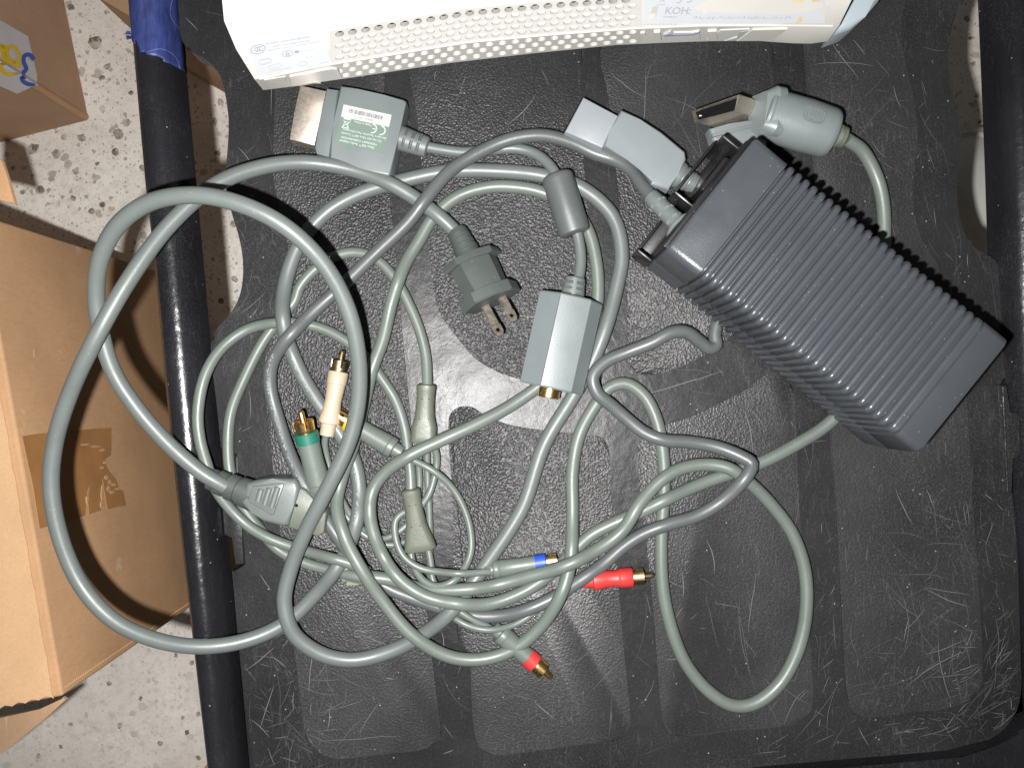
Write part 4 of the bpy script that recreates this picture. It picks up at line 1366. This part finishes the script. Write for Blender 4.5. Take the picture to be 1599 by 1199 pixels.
# phono plugs
def phono(tail, tip, kind, col, metal_m=GOLD, body=30.0, lab=None, petals=True):
    p0 = at(*tail); p1 = at(*tip)
    T_ = math.hypot(tip[0]-tail[0], tip[1]-tail[1])
    M = frame(p0, p1, T_)
    r = body/2
    e = T_ - 34                      # front of the body
    bm = bmesh.new()
    if kind == 'full':
        pr = [(0, r*0.45), (1, r*0.70), (18, r*0.74), (20, r*0.80), (21, r*1.02), (26, r*1.05), (40, r*0.88), (56, r*0.80), (e - 20, r*0.90), (e - 19, r*0.96), (e - 1.5, r*1.0), (e, r*0.93)]
        pr = [q for i, q in enumerate(pr)]
        pr.sort(key=lambda q: q[0])
        lathe(bm, M, pr, 28)
        root = put('phono_plug', bm, col, av, sharp=40)
        root['label'] = lab
    else:
        pr = [(0, r*0.45), (1, r*0.66), (14, r*0.70), (15, r*0.95), (17, r*1.0), (24, r*1.0), (25, r*0.94), (26, r*0.99), (e*0.6, r*0.88), (e - 17, r*0.90)]
        pr.sort(key=lambda q: q[0])
        lathe(bm, M, pr, 28)
        root = put('phono_plug', bm, GREY_GREEN, av, sharp=40)
        root['label'] = lab
        bm = bmesh.new()
        lathe(bm, M, [(e - 17, r*0.86), (e - 16.8, r*0.96), (e - 1, r*0.96), (e, r*0.9)], 28)
        put('colour_ring', bm, col, root)
    # collar: split sleeve of four petals
    bm = bmesh.new()
    ro, ri = r*0.80, r*0.68
    lathe(bm, M, [(e - 2, ro*0.9), (e + 4, ro), (e + 6, ro)], 24)
    if petals:
        for q in range(4):
            a0 = q*PI/2 + 0.16 + 0.4; a1 = (q+1)*PI/2 - 0.16 + 0.4
            vs_ = []
            for k in range(6):
                a = a0 + (a1-a0)*k/5
                cs, sn = math.cos(a), math.sin(a)
                vs_.append([bm.verts.new(M @ Vector((x, rr*cs, rr*sn))) for (x, rr) in ((e + 5, ro), (e + 17, ro*1.05), (e + 18, ro*0.98), (e + 17.5, ri), (e + 5, ri))])
            for A, B in zip(vs_, vs_[1:]):
                for k in range(5):
                    j = (k+1) % 5
                    bm.faces.new((A[k], A[j], B[j], B[k]))
            bm.faces.new(vs_[0]); bm.faces.new(vs_[-1])
    put('contact_sleeve', bm, metal_m, root, sharp=40)
    bm = bmesh.new()
    lathe(bm, M, [(e + 4, 4.6), (T_ - 3, 4.6), (T_ - 1, 3.8), (T_, 2.0)], 16)
    put('centre_pin', bm, metal_m, root, sharp=40)
    return root
phono((510, 681, 10), (535, 547, 9), 'full', CREAM, GOLD_DULL, 32, 'cream phono plug body')
phono((503, 778, 12), (469, 641, 24), 'ring', GREEN, GOLD, 37, 'grey phono plug with green ring')
phono((628, 708, 7.5), (513, 640, 6.5), 'ring', YELLOW, GOLD, 34, 'grey phono plug with yellow ring')
phono((756, 891, 7), (886, 872, 6), 'ring', BLUE, GOLD_DULL, 28, 'grey phono plug with blue ring')
phono((905, 907, 6.5), (1021, 898, 6), 'full', RED, GOLD_DULL, 31, 'red phono plug body')
phono((770, 978, 6.5), (861, 1058, 5.5), 'ring', RED, GOLD, 31, 'grey phono plug with red ring')

# ------------------------------------------------------------------ audio adapter dongle
ad = empty('audio_adapter', at(720, 300, 0), 'grey audio adapter with labelled flat plug, ferrite bead and octagonal jack block', 'audio adapter')
zt = 16.0
bm = slab_bm([(530.5, 133.5), (560, 139.5), (600, 148.5), (630, 155.5), (634, 158), (633.5, 163), (621, 220), (609, 272), (606, 275), (560, 262.5), (513, 249), (520, 195)], zt, 2.0, 1.3, 3)
pb = put('plug_body', bm, PLUG_GREY, ad, sharp=40)
bm = slab_bm([(510, 138), (529, 140.5), (520, 195), (515, 247), (494, 240.5), (491.5, 231), (500, 185)], zt - 1.2, 3.0, 0.8, 2)
put('plug_collar', bm, PLUG_GREY, ad)
bm = slab_bm([(468.5, 133.5), (509, 142), (499, 190), (491, 228), (452, 218), (460, 175)], zt - 2.0, 4.5, 0.4, 2)
put('metal_shell', bm, NICKEL, ad)
# label with print, in the label's own frame (mm), reading upside down
lc = at(566.5, 200.5, zt + 0.12)
du = (at(633, 156, zt) - at(530, 133.5, zt)).normalized()
LM = frame(lc, lc + du*0.1, 100)        # x along the plug, in mm, y up in the photo
bm = bmesh.new()
box_local(bm, LM, -13.3, 14.6, -11.2, 11.0, -0.06, 0.06)
lb = put('label', bm, LABEL_GREEN, pb, smooth=False)
lpar = pb
bm = bmesh.new()
box_local(bm, LM, -13.0, 13.9, 3.7, 10.4, 0.02, 0.14)
put('barcode_strip', bm, LABEL_WHITE, lpar, smooth=False)
bm = bmesh.new()
random.seed(2)
x = -9.6
while x < 9.6:
    w_ = random.choice((0.18, 0.28, 0.42))
    box_local(bm, LM, x, x + w_, 6.6, 8.9, 0.10, 0.19)
    x += w_ + random.choice((0.16, 0.22, 0.36))
put('barcode', bm, PRINT_GREY, lpar, smooth=False)
R180 = Matrix.Rotation(PI, 4, 'Z')
def ltext(s, x, y, size, mat, bold=0.0):
    M = LM @ Matrix.Translation((x, y, 0.16)) @ R180
    put('lettering', text_bm(s, M, size, 'LEFT', 0.02, bold), mat, lpar, smooth=False)
ltext('X809231-001', 5.2, 5.3, 1.6, PRINT_GREY)
ltext('Xbox 360\u2122 Audio Adapter', 8.6, -9.3, 1.75, PRINT_PALE, 0.02)
ltext('MICROSOFT CORPORATION', 9.6, -7.2, 1.55, PRINT_PALE, 0.03)
ltext('For use with Xbox 360\u2122 Console', 11.6, -5.0, 1.6, PRINT_PALE, 0.02)
ltext("See User's Manual for More Information", 13.9, -2.9, 1.5, PRINT_PALE, 0.02)
ltext('Made in China', 4.6, 2.5, 1.7, PRINT_PALE, 0.02)
bm = bmesh.new()
def ring_arc(cx_, cy_, r_o, r_i, a0, a1, n=14, z=0.18):
    o_ = [bm.verts.new(LM @ Vector((cx_ + r_o*math.cos(a0 + (a1-a0)*k/n), cy_ + r_o*math.sin(a0 + (a1-a0)*k/n), z))) for k in range(n+1)]
    i_ = [bm.verts.new(LM @ Vector((cx_ + r_i*math.cos(a0 + (a1-a0)*k/n), cy_ + r_i*math.sin(a0 + (a1-a0)*k/n), z))) for k in range(n+1)]
    for k in range(n):
        bm.faces.new((o_[k], o_[k+1], i_[k+1], i_[k]))
ring_arc(10.0, 0.9, 2.7, 2.05, -PI/2 - 0.1, PI/2 + 0.1)
ring_arc(5.2, 0.9, 2.7, 2.05, -PI/2 - 0.1, PI/2 + 0.1)
box_local(bm, LM, 5.3, 7.6, 0.6, 1.15, 0.13, 0.18)
put('ce_mark', bm, PRINT_PALE, lpar, smooth=False)
bm = bmesh.new()
def bar2(x0, y0, x1, y1, w_=0.32):
    dx, dy = x1-x0, y1-y0
    l = math.hypot(dx, dy)
    ox, oy = -dy/l*w_/2, dx/l*w_/2
    f = [bm.verts.new(LM @ Vector((a_, b_, 0.18 + 0.01*random.random()))) for a_, b_ in ((x0+ox, y0+oy), (x1+ox, y1+oy), (x1-ox, y1-oy), (x0-ox, y0-oy))]
    bm.faces.new(f)
bar2(-11.4, 3.1, -7.2, 3.1, 0.9)
bar2(-11.2, 1.9, -7.6, -1.7); bar2(-7.4, 1.9, -11.2, -1.7)
bar2(-11.6, -1.9, -7.4, -1.9, 0.5); bar2(-10.9, -1.6, -10.3, 1.6); bar2(-8.0, -1.6, -8.6, 1.6); bar2(-10.3, 1.5, -8.6, 1.5)
put('bin_mark', bm, PRINT_PALE, lpar, smooth=False)
# strain relief with slots
sM = frame(at(620, 214, 9), at(669, 231, 9), 52)
bm = bmesh.new()
lathe(bm, sM, [(0, 20), (6, 19.5), (47, 16.5), (50, 15.5), (52, 11)], 26, 1, 0.85)
sr = put('strain_relief', bm, GREY, ad, sharp=40)
for row in (-1, 1):
    for k in range(3):
        x = 15 + k*11.5
        bm = bmesh.new()
        tube(bm, [sM @ Vector((x, row*6 - row*4.0, 15.2)), sM @ Vector((x, row*9, 13.6)), sM @ Vector((x, row*13.5, 9.8))], 0.0009, 8)
        put('relief_slot', bm, GREY_DARK, sr)
cord_obj('adapter', 'cord', GREY, ad, 16)
# ferrite bead
fM = frame(at(869, 272, 11), at(898, 366, 11), 100)
bm = bmesh.new()
lathe(bm, fM, [(0, 18), (1, 21.5), (5, 25), (10, 25.5), (92, 25.5), (97, 24.5), (99.5, 21), (100, 9)], 36)
fb = put('ferrite_bead', bm, GREY_DARK, ad, sharp=40)
# jack block: octagonal prism
bMx = frame(at(889, 470, 0.8), at(859, 606, 0.8), 46)      # mm along the axis
sec = [(-16.0, 4), (-16.0, 12), (-9.5, 20.5), (-1, 22), (6.0, 22), (16, 14.5), (16, 4), (10, 0), (-10, 0)]
sec = [(-y, z) for (y, z) in sec]
bm = bmesh.new()
def osec(x, s): return [(x, y*s, 11 + (z - 11)*s) for (y, z) in sec]
loft(bm, bMx, [osec(-0.6, 0.95), osec(0.2, 1.0), osec(45.4, 1.0), osec(46.2, 0.95)])
jb = put('jack_block', bm, LIGHT_GREY, ad, sharp=15)
bm = bmesh.new()
pt = [bMx @ Vector((0.5, -6.0, 22.1)), bMx @ Vector((45.3, -6.0, 22.1))]
tube(bm, pt, 0.00022, 6)
put('seam', bm, GREY_DARK, jb)
bm = bmesh.new()
M = frame(at(899, 432, 13), at(892, 473, 12), 42)
lathe(bm, M, [(0, 12), (2, 15.5), (30, 19), (42, 20)], 22, 1, 0.8)
js = put('strain_relief', bm, GREY, ad)
for k in range(3):
    for y0, y1 in ((-15, -3), (3, 15)):
        bm = bmesh.new()
        x = 10 + k*9
        tube(bm, [M @ Vector((x, y, math.sqrt(max(17.4**2 - y*y, 4))*0.8 - 0.2)) for y in (y0, (y0+y1)/2, y1)], 0.0007, 8)
        put('relief_slot', bm, GREY_DARK, js)
gM2 = frame(at(861, 596, 12), at(855, 628, 12), 32)
bm = bmesh.new()
lathe(bm, gM2, [(-4, 14), (2, 14), (3, 16.5), (9, 17), (10, 15.5), (11, 15.5), (12, 17), (24, 17), (25.5, 15), (25.5, 11), (15, 10.5)], 30, cap=False)
jk = put('phono_jack', bm, GOLD, ad, sharp=40)
bm = bmesh.new()
lathe(bm, gM2, [(12, 10.8), (16, 10.8)], 20)
put('jack_core', bm, DARK_HOLE, jk)

# ------------------------------------------------------------------ white console
con_root = empty('game_console', at(850, 40, 0), 'white game console lying at the top with rows of round vent holes', 'game console')
rid = [(340, 135), (397, 125), (505, 102), (600, 87), (730, 66), (860, 54), (997, 44), (1100, 40), (1225, 40), (1310, 41), (1420, 44)]
bot = [(340, 150), (385, 143), (412, 141), (560, 120), (700, 99), (830, 84), (960, 71), (1020, 68), (1100, 65), (1180, 64), (1232, 68), (1278, 69), (1300, 63), (1420, 60)]
f_r = lambda u: float(np.interp(u, [p[0] for p in rid], [p[1] for p in rid]))
f_b = lambda u: float(np.interp(u, [p[0] for p in bot], [p[1] for p in bot]))
ZR, ZE, ZV = 46.0, 25.0, 63.0
VOFF = 52.0
def f1(u, v, off=0.0):
    t = (f_r(u) - v) / VOFF
    return at(u, v, ZR + (ZV - ZR)*t + off)
def f2(u, v, off=0.0):
    t = (v - f_r(u)) / (f_b(u) - f_r(u))
    p = at(u, v, ZR + (ZE - ZR)*t)
    return p + Vector((0, -off*0.001, 0))
rows_def = [('E0', 411, 1292), ('E', 411, 1292), ('R', 398, 1310), ('V', 369, 1335), ('W', 350, 1368), ('X', 343, 1392), ('Y', 345, 1410)]
ucols = [0.0, 0.02, 0.05, 0.1]
VL, VR_ = 515.0, 1003.0
def row_pt(kind, u):
    if kind == 'E0':
        p = at(u, f_b(u), ZE); return Vector((p.x, p.y + 0.012, 0.012))
    if kind == 'E': return at(u, f_b(u), ZE)
    if kind == 'R': return at(u, f_r(u), ZR)
    if kind == 'V': return f1(u, f_r(u) - VOFF)
    if kind == 'W': return at(u, f_r(u) - 100, 74)
    if kind == 'X': return at(u, f_r(u) - 175, 82)
    return at(u, f_r(u) - 300, 85)
def col_us(l, r):
    a = list(np.linspace(l, VL, 8)); b = list(np.linspace(VL, VR_, 49))[1:]; c = list(np.linspace(VR_, r, 12))[1:]
    return a + b + c
bm = bmesh.new()
grid = []
for (kind, l, r) in rows_def:
    grid.append([bm.verts.new(row_pt(kind, u)) for u in col_us(l, r)])
nc = len(grid[0])
iv0, iv1 = 7, 55
for i in range(len(grid) - 1):
    for k in range(nc - 1):
        if i in (1, 2) and iv0 <= k < iv1:
            continue
        bm.faces.new((grid[i][k], grid[i][k+1], grid[i+1][k+1], grid[i+1][k]))
# end walls
for k in (0, nc - 1):
    low = [bm.verts.new(Vector((g[k].co.x + (0.025 if k == 0 else -0.025), g[k].co.y + 0.012, 0.010))) for g in grid]
    for i in range(len(grid) - 1):
        bm.faces.new((grid[i][k], grid[i+1][k], low[i+1], low[i]))
body = put('shell', bm, WHITE, con_root, sharp=28, recalc=True)
# vent plate: staggered round wells, built cell by cell
bm = bmesh.new()
bmd = bmesh.new()
bmw = bmesh.new()
def vpatch(s, t, patch, off=0.0):
    u = VL + (VR_ - VL)*s
    if patch == 1:
        return f1(u, f_r(u) - VOFF*t) + Vector((0, -off*0.0009, off*0.0006))
    return f2(u, f_r(u) + (f_b(u) - f_r(u))*t, off)
def cell(s0, s1, t0, t1, patch, hole=True, dark=False):
    n = 12
    sc_, tc_ = (s0+s1)/2, (t0+t1)/2
    hs, ht = (s1-s0)/2, (t1-t0)/2
    if not hole:
        bm.faces.new([bm.verts.new(vpatch(s, t, patch)) for s, t in ((s0, t0), (s1, t0), (s1, t1), (s0, t1))])
        return
    outr, inr, wal = [], [], []
    for k in range(n):
        a = 2*PI*k/n + PI/n
        cx_, sy_ = math.cos(a), math.sin(a)
        m = max(abs(cx_), abs(sy_))
        outr.append((sc_ + hs*cx_/m, tc_ + ht*sy_/m))
        inr.append((sc_ + hs*0.70*cx_, tc_ + ht*0.82*sy_))
    vo_ = [bm.verts.new(vpatch(s, t, patch)) for s, t in outr]
    vi_ = [bm.verts.new(vpatch(s, t, patch)) for s, t in inr]
    dz = (-3.2 if dark else -1.9) if patch == 1 else -2.0
    vw = [bm.verts.new(vpatch(sc_ + (s-sc_)*0.9, tc_ + (t-tc_)*0.9, patch, dz)) for s, t in inr]
    for k in range(n):
        j = (k+1) % n
        bm.faces.new((vo_[k], vo_[j], vi_[j], vi_[k]))
        bm.faces.new((vi_[k], vi_[j], vw[j], vw[k]))
    tgt = bmd if dark else bm
    if dark:
        tgt.faces.new([tgt.verts.new(v.co) for v in vw])
    else:
        bmw.faces.new([bmw.verts.new(v.co) for v in vw])
NCELL = 23
ds = 1.0/(NCELL + 1.0)
trow = [0.06 + i*0.176 for i in range(6)]
trow = [0.05, 0.225, 0.40, 0.575, 0.75, 0.96]
def fill(s0, s1, t0, t1, p):
    k = max(1, int((s1 - s0)*48))
    for i in range(k):
        cell(s0 + (s1-s0)*i/k, s0 + (s1-s0)*(i+1)/k, t0, t1, p, False)
fill(0, 1, 0, trow[0], 1)
bounds1 = trow
for i in range(5):
    t0, t1 = bounds1[i], bounds1[i+1]
    st = ds*(0.25 if i % 2 == 0 else 0.75) + ds*0.0
    fill(0, st, t0, t1, 1)
    for k in range(NCELL):
        cell(st + k*ds, st + (k+1)*ds, t0, t1, 1, True, i == 4)
    fill(st + NCELL*ds, 1, t0, t1, 1)
fill(0, 1, trow[-1], 1, 1)
b2 = [0.08, 0.37, 0.66, 0.95]
fill(0, 1, 0, b2[0], 2)
for i in range(3):
    st = ds*(0.75 if i % 2 == 0 else 0.25)
    fill(0, st, b2[i], b2[i+1], 2)
    for k in range(NCELL):
        cell(st + k*ds, st + (k+1)*ds, b2[i], b2[i+1], 2, True)
    fill(st + NCELL*ds, 1, b2[i], b2[i+1], 2)
fill(0, 1, b2[-1], 1, 2)
# subdivide the long plain strips so that they follow the curve
bmesh.ops.remove_doubles(bm, verts=bm.verts, dist=1e-6)
vp = put('vent_grille', bm, VENT_WHITE, con_root, sharp=30, recalc=False)
put('vent_shade_disc', bmd, DARK_HOLE, vp, smooth=False, recalc=False)  # black discs painting the unlit inside of the top-row through holes
put('inner_screen', bmw, WELL_WHITE, vp, smooth=False, recalc=False)
# ridge bead
bm = bmesh.new()
tube(bm, [at(u, f_r(u), ZR - 0.3) for u in np.linspace(405, 1300, 40)], 0.0007, 8)
put('ridge', bm, WHITE, con_root)
def decal(pts, mat, off, name, parent, fn=f1):
    b = bmesh.new()
    b.faces.new([b.verts.new(fn(u, v, off)) for (u, v) in pts])
    return put(name, b, mat, parent, smooth=False)
# left label
lab_px = []
for (cx_, cy_, a0) in ((480, 61, 0), (398, 79, 1), (412, 113, 2), (510, 96, 3)):
    lab_px.append((cx_, cy_))
decal([(391, 76), (394, 72), (478, 55), (490, 54), (497, 57), (502, 62), (518, 96), (517, 99), (414, 119), (405, 118), (400, 112), (388, 86)], LABEL_SILVER, 0.25, 'label', con_root)
def f1_line(b, u0, v0, u1, v1, w_, off=0.5):
    dx, dy = u1-u0, v1-v0
    l = math.hypot(dx, dy) or 1
    ox, oy = -dy/l*w_/2, dx/l*w_/2
    b.faces.new([b.verts.new(f1(x, y, off)) for x, y in ((u0+ox, v0+oy), (u1+ox, v1+oy), (u1-ox, v1-oy), (u0-ox, v0-oy))])
def f1_ell(b, cu_, cv_, ru, rv, w_, rot=-0.2, a0=0, a1=2*PI, n=24, off=0.5):
    pr_ = None
    for k in range(n+1):
        a = a0 + (a1-a0)*k/n
        def P(s_):
            x, y = (ru + s_)*math.cos(a), (rv + s_)*math.sin(a)
            return (cu_ + x*math.cos(rot) - y*math.sin(rot), cv_ + x*math.sin(rot) + y*math.cos(rot))
        cur = (P(-w_/2), P(w_/2))
        if pr_:
            b.faces.new([b.verts.new(f1(*q, off)) for q in (pr_[0], cur[0], cur[1], pr_[1])])
        pr_ = cur
bm = bmesh.new()
f1_ell(bm, 403, 77.5, 11.6, 6.8, 1.1)
for k in range(3):
    f1_ell(bm, 401.5 + k*3.6, 77.5 - k*0.5, 3.6, 3.2, 1.0, -0.2, 0.9, 2*PI - 0.9, 12)
f1_ell(bm, 449, 84.5, 8.3, 4.7, 0.9)
f1_ell(bm, 449, 85, 3.2, 2.8, 0.8)
f1_line(bm, 460, 82, 467, 81, 3.6)
f1_line(bm, 447, 84, 452, 87, 0.8); f1_line(bm, 446, 87, 451, 83.5, 0.8)
put('certification_marks', bm, PRINT_AND_GAP_SHADE, con_root, smooth=False)
bm = bmesh.new()
random.seed(9)
for (u0, v0, u1, v1, w_) in ((415, 69, 434, 66, 3.0), (440, 65.5, 484, 58, 3.0), (426, 73.5, 437, 71.5, 2.4), (442, 71, 484, 64, 2.6), (418, 79.5, 438, 76, 2.4), (444, 75.5, 501, 65, 1.8), (468, 81, 496, 76, 1.0), (476, 91, 508, 85.5, 1.0), (500, 100, 512, 97.5, 1.4), (420, 112, 455, 106, 1.6)):
    l = math.hypot(u1-u0, v1-v0)
    s_ = 0
    while s_ < l - 0.8:
        g = random.uniform(0.7, 1.9)
        f1_line(bm, u0 + (u1-u0)*s_/l, v0 + (v1-v0)*s_/l, u0 + (u1-u0)*min(s_+g, l)/l, v0 + (v1-v0)*min(s_+g, l)/l, w_*random.uniform(0.5, 1.0))
        s_ += g + random.uniform(0.4, 0.9)
f1_ell(bm, 414, 97, 10.5, 3.8, 0.7); f1_line(bm, 404, 95, 423, 91, 0.7); f1_line(bm, 406, 101, 424, 97.5, 0.7)
f1_ell(bm, 430, 104, 11, 3.0, 0.7)
f1_ell(bm, 473, 100, 7.0, 3.2, 0.8)
put('print', bm, PRINT_FAINT, con_root, smooth=False)
# moulded foot on the lower left of the edge strip
def f2s(uv, off): return [f2(u, v, off) for u, v in uv]
def plate2(uv, off, mat, name, depth=1.6):
    b = bmesh.new()
    t = f2s(uv, off); bo = f2s(uv, off - depth)
    add_prism(b, t, bo, 0.0002, 1)
    return put(name, b, mat, con_root)
plate2([(452, 117.5), (470, 114), (500, 108), (518, 104.5), (526, 106), (534, 119), (500, 125), (455, 132)], 1.2, WHITE, 'rubber_foot')
plate2([(412, 124), (446, 118.5), (447, 132), (420, 137)], 0.6, WHITE_IN, 'recess')
plate2([(1021, 47), (1031, 46.5), (1033, 59), (1022, 60)], 1.6, WHITE, 'clip')
plate2([(1036, 52), (1048, 46), (1052, 49.5), (1080, 49), (1092, 46.5), (1094, 60), (1040, 62)], 1.0, WHITE_IN, 'clip_recess')
plate2([(1038, 51), (1046, 49.3), (1052, 51.3), (1080, 50.3), (1092, 46.5), (1093, 48.3), (1082, 52), (1052, 53), (1037, 54)], 1.4, PRINT_AND_GAP_SHADE, 'painted_gap_shade', 0.6)  # raised tinted strip: the gap's shade painted on in the print colour
plate2([(1105, 46), (1119, 45.5), (1121, 59), (1106, 59.5)], 1.4, WHITE, 'clip')
plate2([(1125, 46), (1170, 44), (1135, 61), (1104, 61)], 0.7, WHITE_IN, 'recess')
plate2([(1151, 57), (1156, 48), (1171, 44.5), (1152, 62), (1131, 62)], 0.9, flat('grey_moulding', (0.30, 0.30, 0.31)), 'recess')
plate2([(1175, 44), (1230, 43), (1205, 61), (1150, 61.5)], 1.2, WHITE, 'clip')
plate2([(1000, 50), (1007, 49), (1009, 53.5), (1002, 55)], 1.0, WHITE, 'moulding')
# right label: print, slot and rust spots
def strip_decal(us, top, bot, mat, off, name):
    b = bmesh.new()
    rows_ = []
    for k, u in enumerate(us):
        rows_.append([b.verts.new(f1(u, top(u) + (bot(u) - top(u))*q/4, off)) for q in range(5)])
    for A, B in zip(rows_, rows_[1:]):
        for q in range(4):
            b.faces.new((A[q], B[q], B[q+1], A[q+1]))
    return put(name, b, mat, con_root, smooth=False)
strip_decal(np.linspace(1004, 1288, 25), lambda u: -10.0, lambda u: 37.0, plastic('pale_blue_label', (0.36, 0.37, 0.388), 0.4, 0.03), 0.25, 'label')
strip_decal(np.linspace(1084, 1286, 19), lambda u: np.interp(u, [1084, 1110, 1250, 1286], [13, -2, -9, 6]), lambda u: np.interp(u, [1084, 1095, 1150, 1240, 1286], [14, 19, 21.5, 23, 12]), WHITE, 0.4, 'torn_label')
decal([(1232, -8), (1258, -9), (1262, -2), (1250, 5), (1238, 3)], flat('yellow_stain', (0.42, 0.35, 0.2), 0.6), 0.55, 'stain', con_root)
bm = bmesh.new()
def f1M(u, v):
    """frame on the face at a pixel: x to the right, y toward the top of the photo (mm)"""
    p = f1(u, v, 0.55); px_ = f1(u + 4, v, 0.55); py_ = f1(u, v - 4, 0.55)
    x = (px_ - p).normalized(); y = (py_ - p); y = (y - x*y.dot(x)).normalized(); z = x.cross(y)
    return Matrix(((x.x*.001, y.x*.001, z.x*.001, p.x), (x.y*.001, y.y*.001, z.y*.001, p.y), (x.z*.001, y.z*.001, z.z*.001, p.z), (0, 0, 0, 1)))
put('lettering', text_bm('KOH:', f1M(1038, 18) , 5.5, 'LEFT', 0.02, 0.08), PRINT_SOFT, con_root, smooth=False)
f1_ell(bm, 1059, 1, 4.6, 4.2, 1.6, 0, -0.9, 2.2, 12); f1_ell(bm, 1075, 0, 4.6, 4.4, 1.6, 0, -0.9, 2.2, 12)
f1_line(bm, 1030, -4, 1038, 4, 1.2); f1_line(bm, 1038, -4, 1030, 4, 1.2); f1_line(bm, 1026, 8.5, 1039, 8, 1.0)
for k in range(14):
    for q in range(4):
        x_ = 1085 + k*11 + q*2.7
        f1_line(bm, x_, 28.5 - random.uniform(0, 3), x_ + 0.1, 28.5 + random.uniform(0, 3), random.uniform(.5, 1.4))
for k in range(9):
    f1_line(bm, 1004 + k*6, 38.5, 1008 + k*6, 38.4, 1.1)
    f1_line(bm, 1036 + k*2.4, 27.2, 1037.5 + k*2.4, 27.0, 2.6*random.uniform(.5, 1))
put('print', bm, PRINT_SOFT, con_root, smooth=False)
decal([(1019, 12), (1028, 10), (1024, 27), (1014, 29)], flat('slot_grey', (0.30, 0.30, 0.285)), 0.5, 'slot', con_root)
decal([(1016, 22), (1024, 21), (1023, 28), (1013, 29.5)], WHITE, 0.8, 'slot_clip', con_root)
for pts_ in ([(1247, 27), (1252, 26), (1253, 34), (1246, 39), (1243, 37), (1245, 32)], [(1265, -4), (1284, -6), (1280, 3), (1269, 4)]):
    decal(pts_, RUST, 0.5, 'rust_spot', con_root)
decal([(1288, 11), (1296, 9), (1295, 16), (1287, 21), (1283, 19)], flat('slot_grey2', (0.36, 0.36, 0.35)), 0.5, 'slot', con_root)
# cool grey faceplate on the right end
bm = slab_bm([(1302, 54), (1330, 44), (1352, 26), (1374, 2), (1395, -40), (1420, -110), (1350, -110), (1340, -20), (1312, 30)], 27, 10, 3.0, 3)
put('faceplate', bm, FACE_BLUE, con_root)

for ob in list(bpy.data.objects):
    if ob.type == 'MESH' and len(ob.data.polygons) == 0:
        bpy.data.objects.remove(ob)
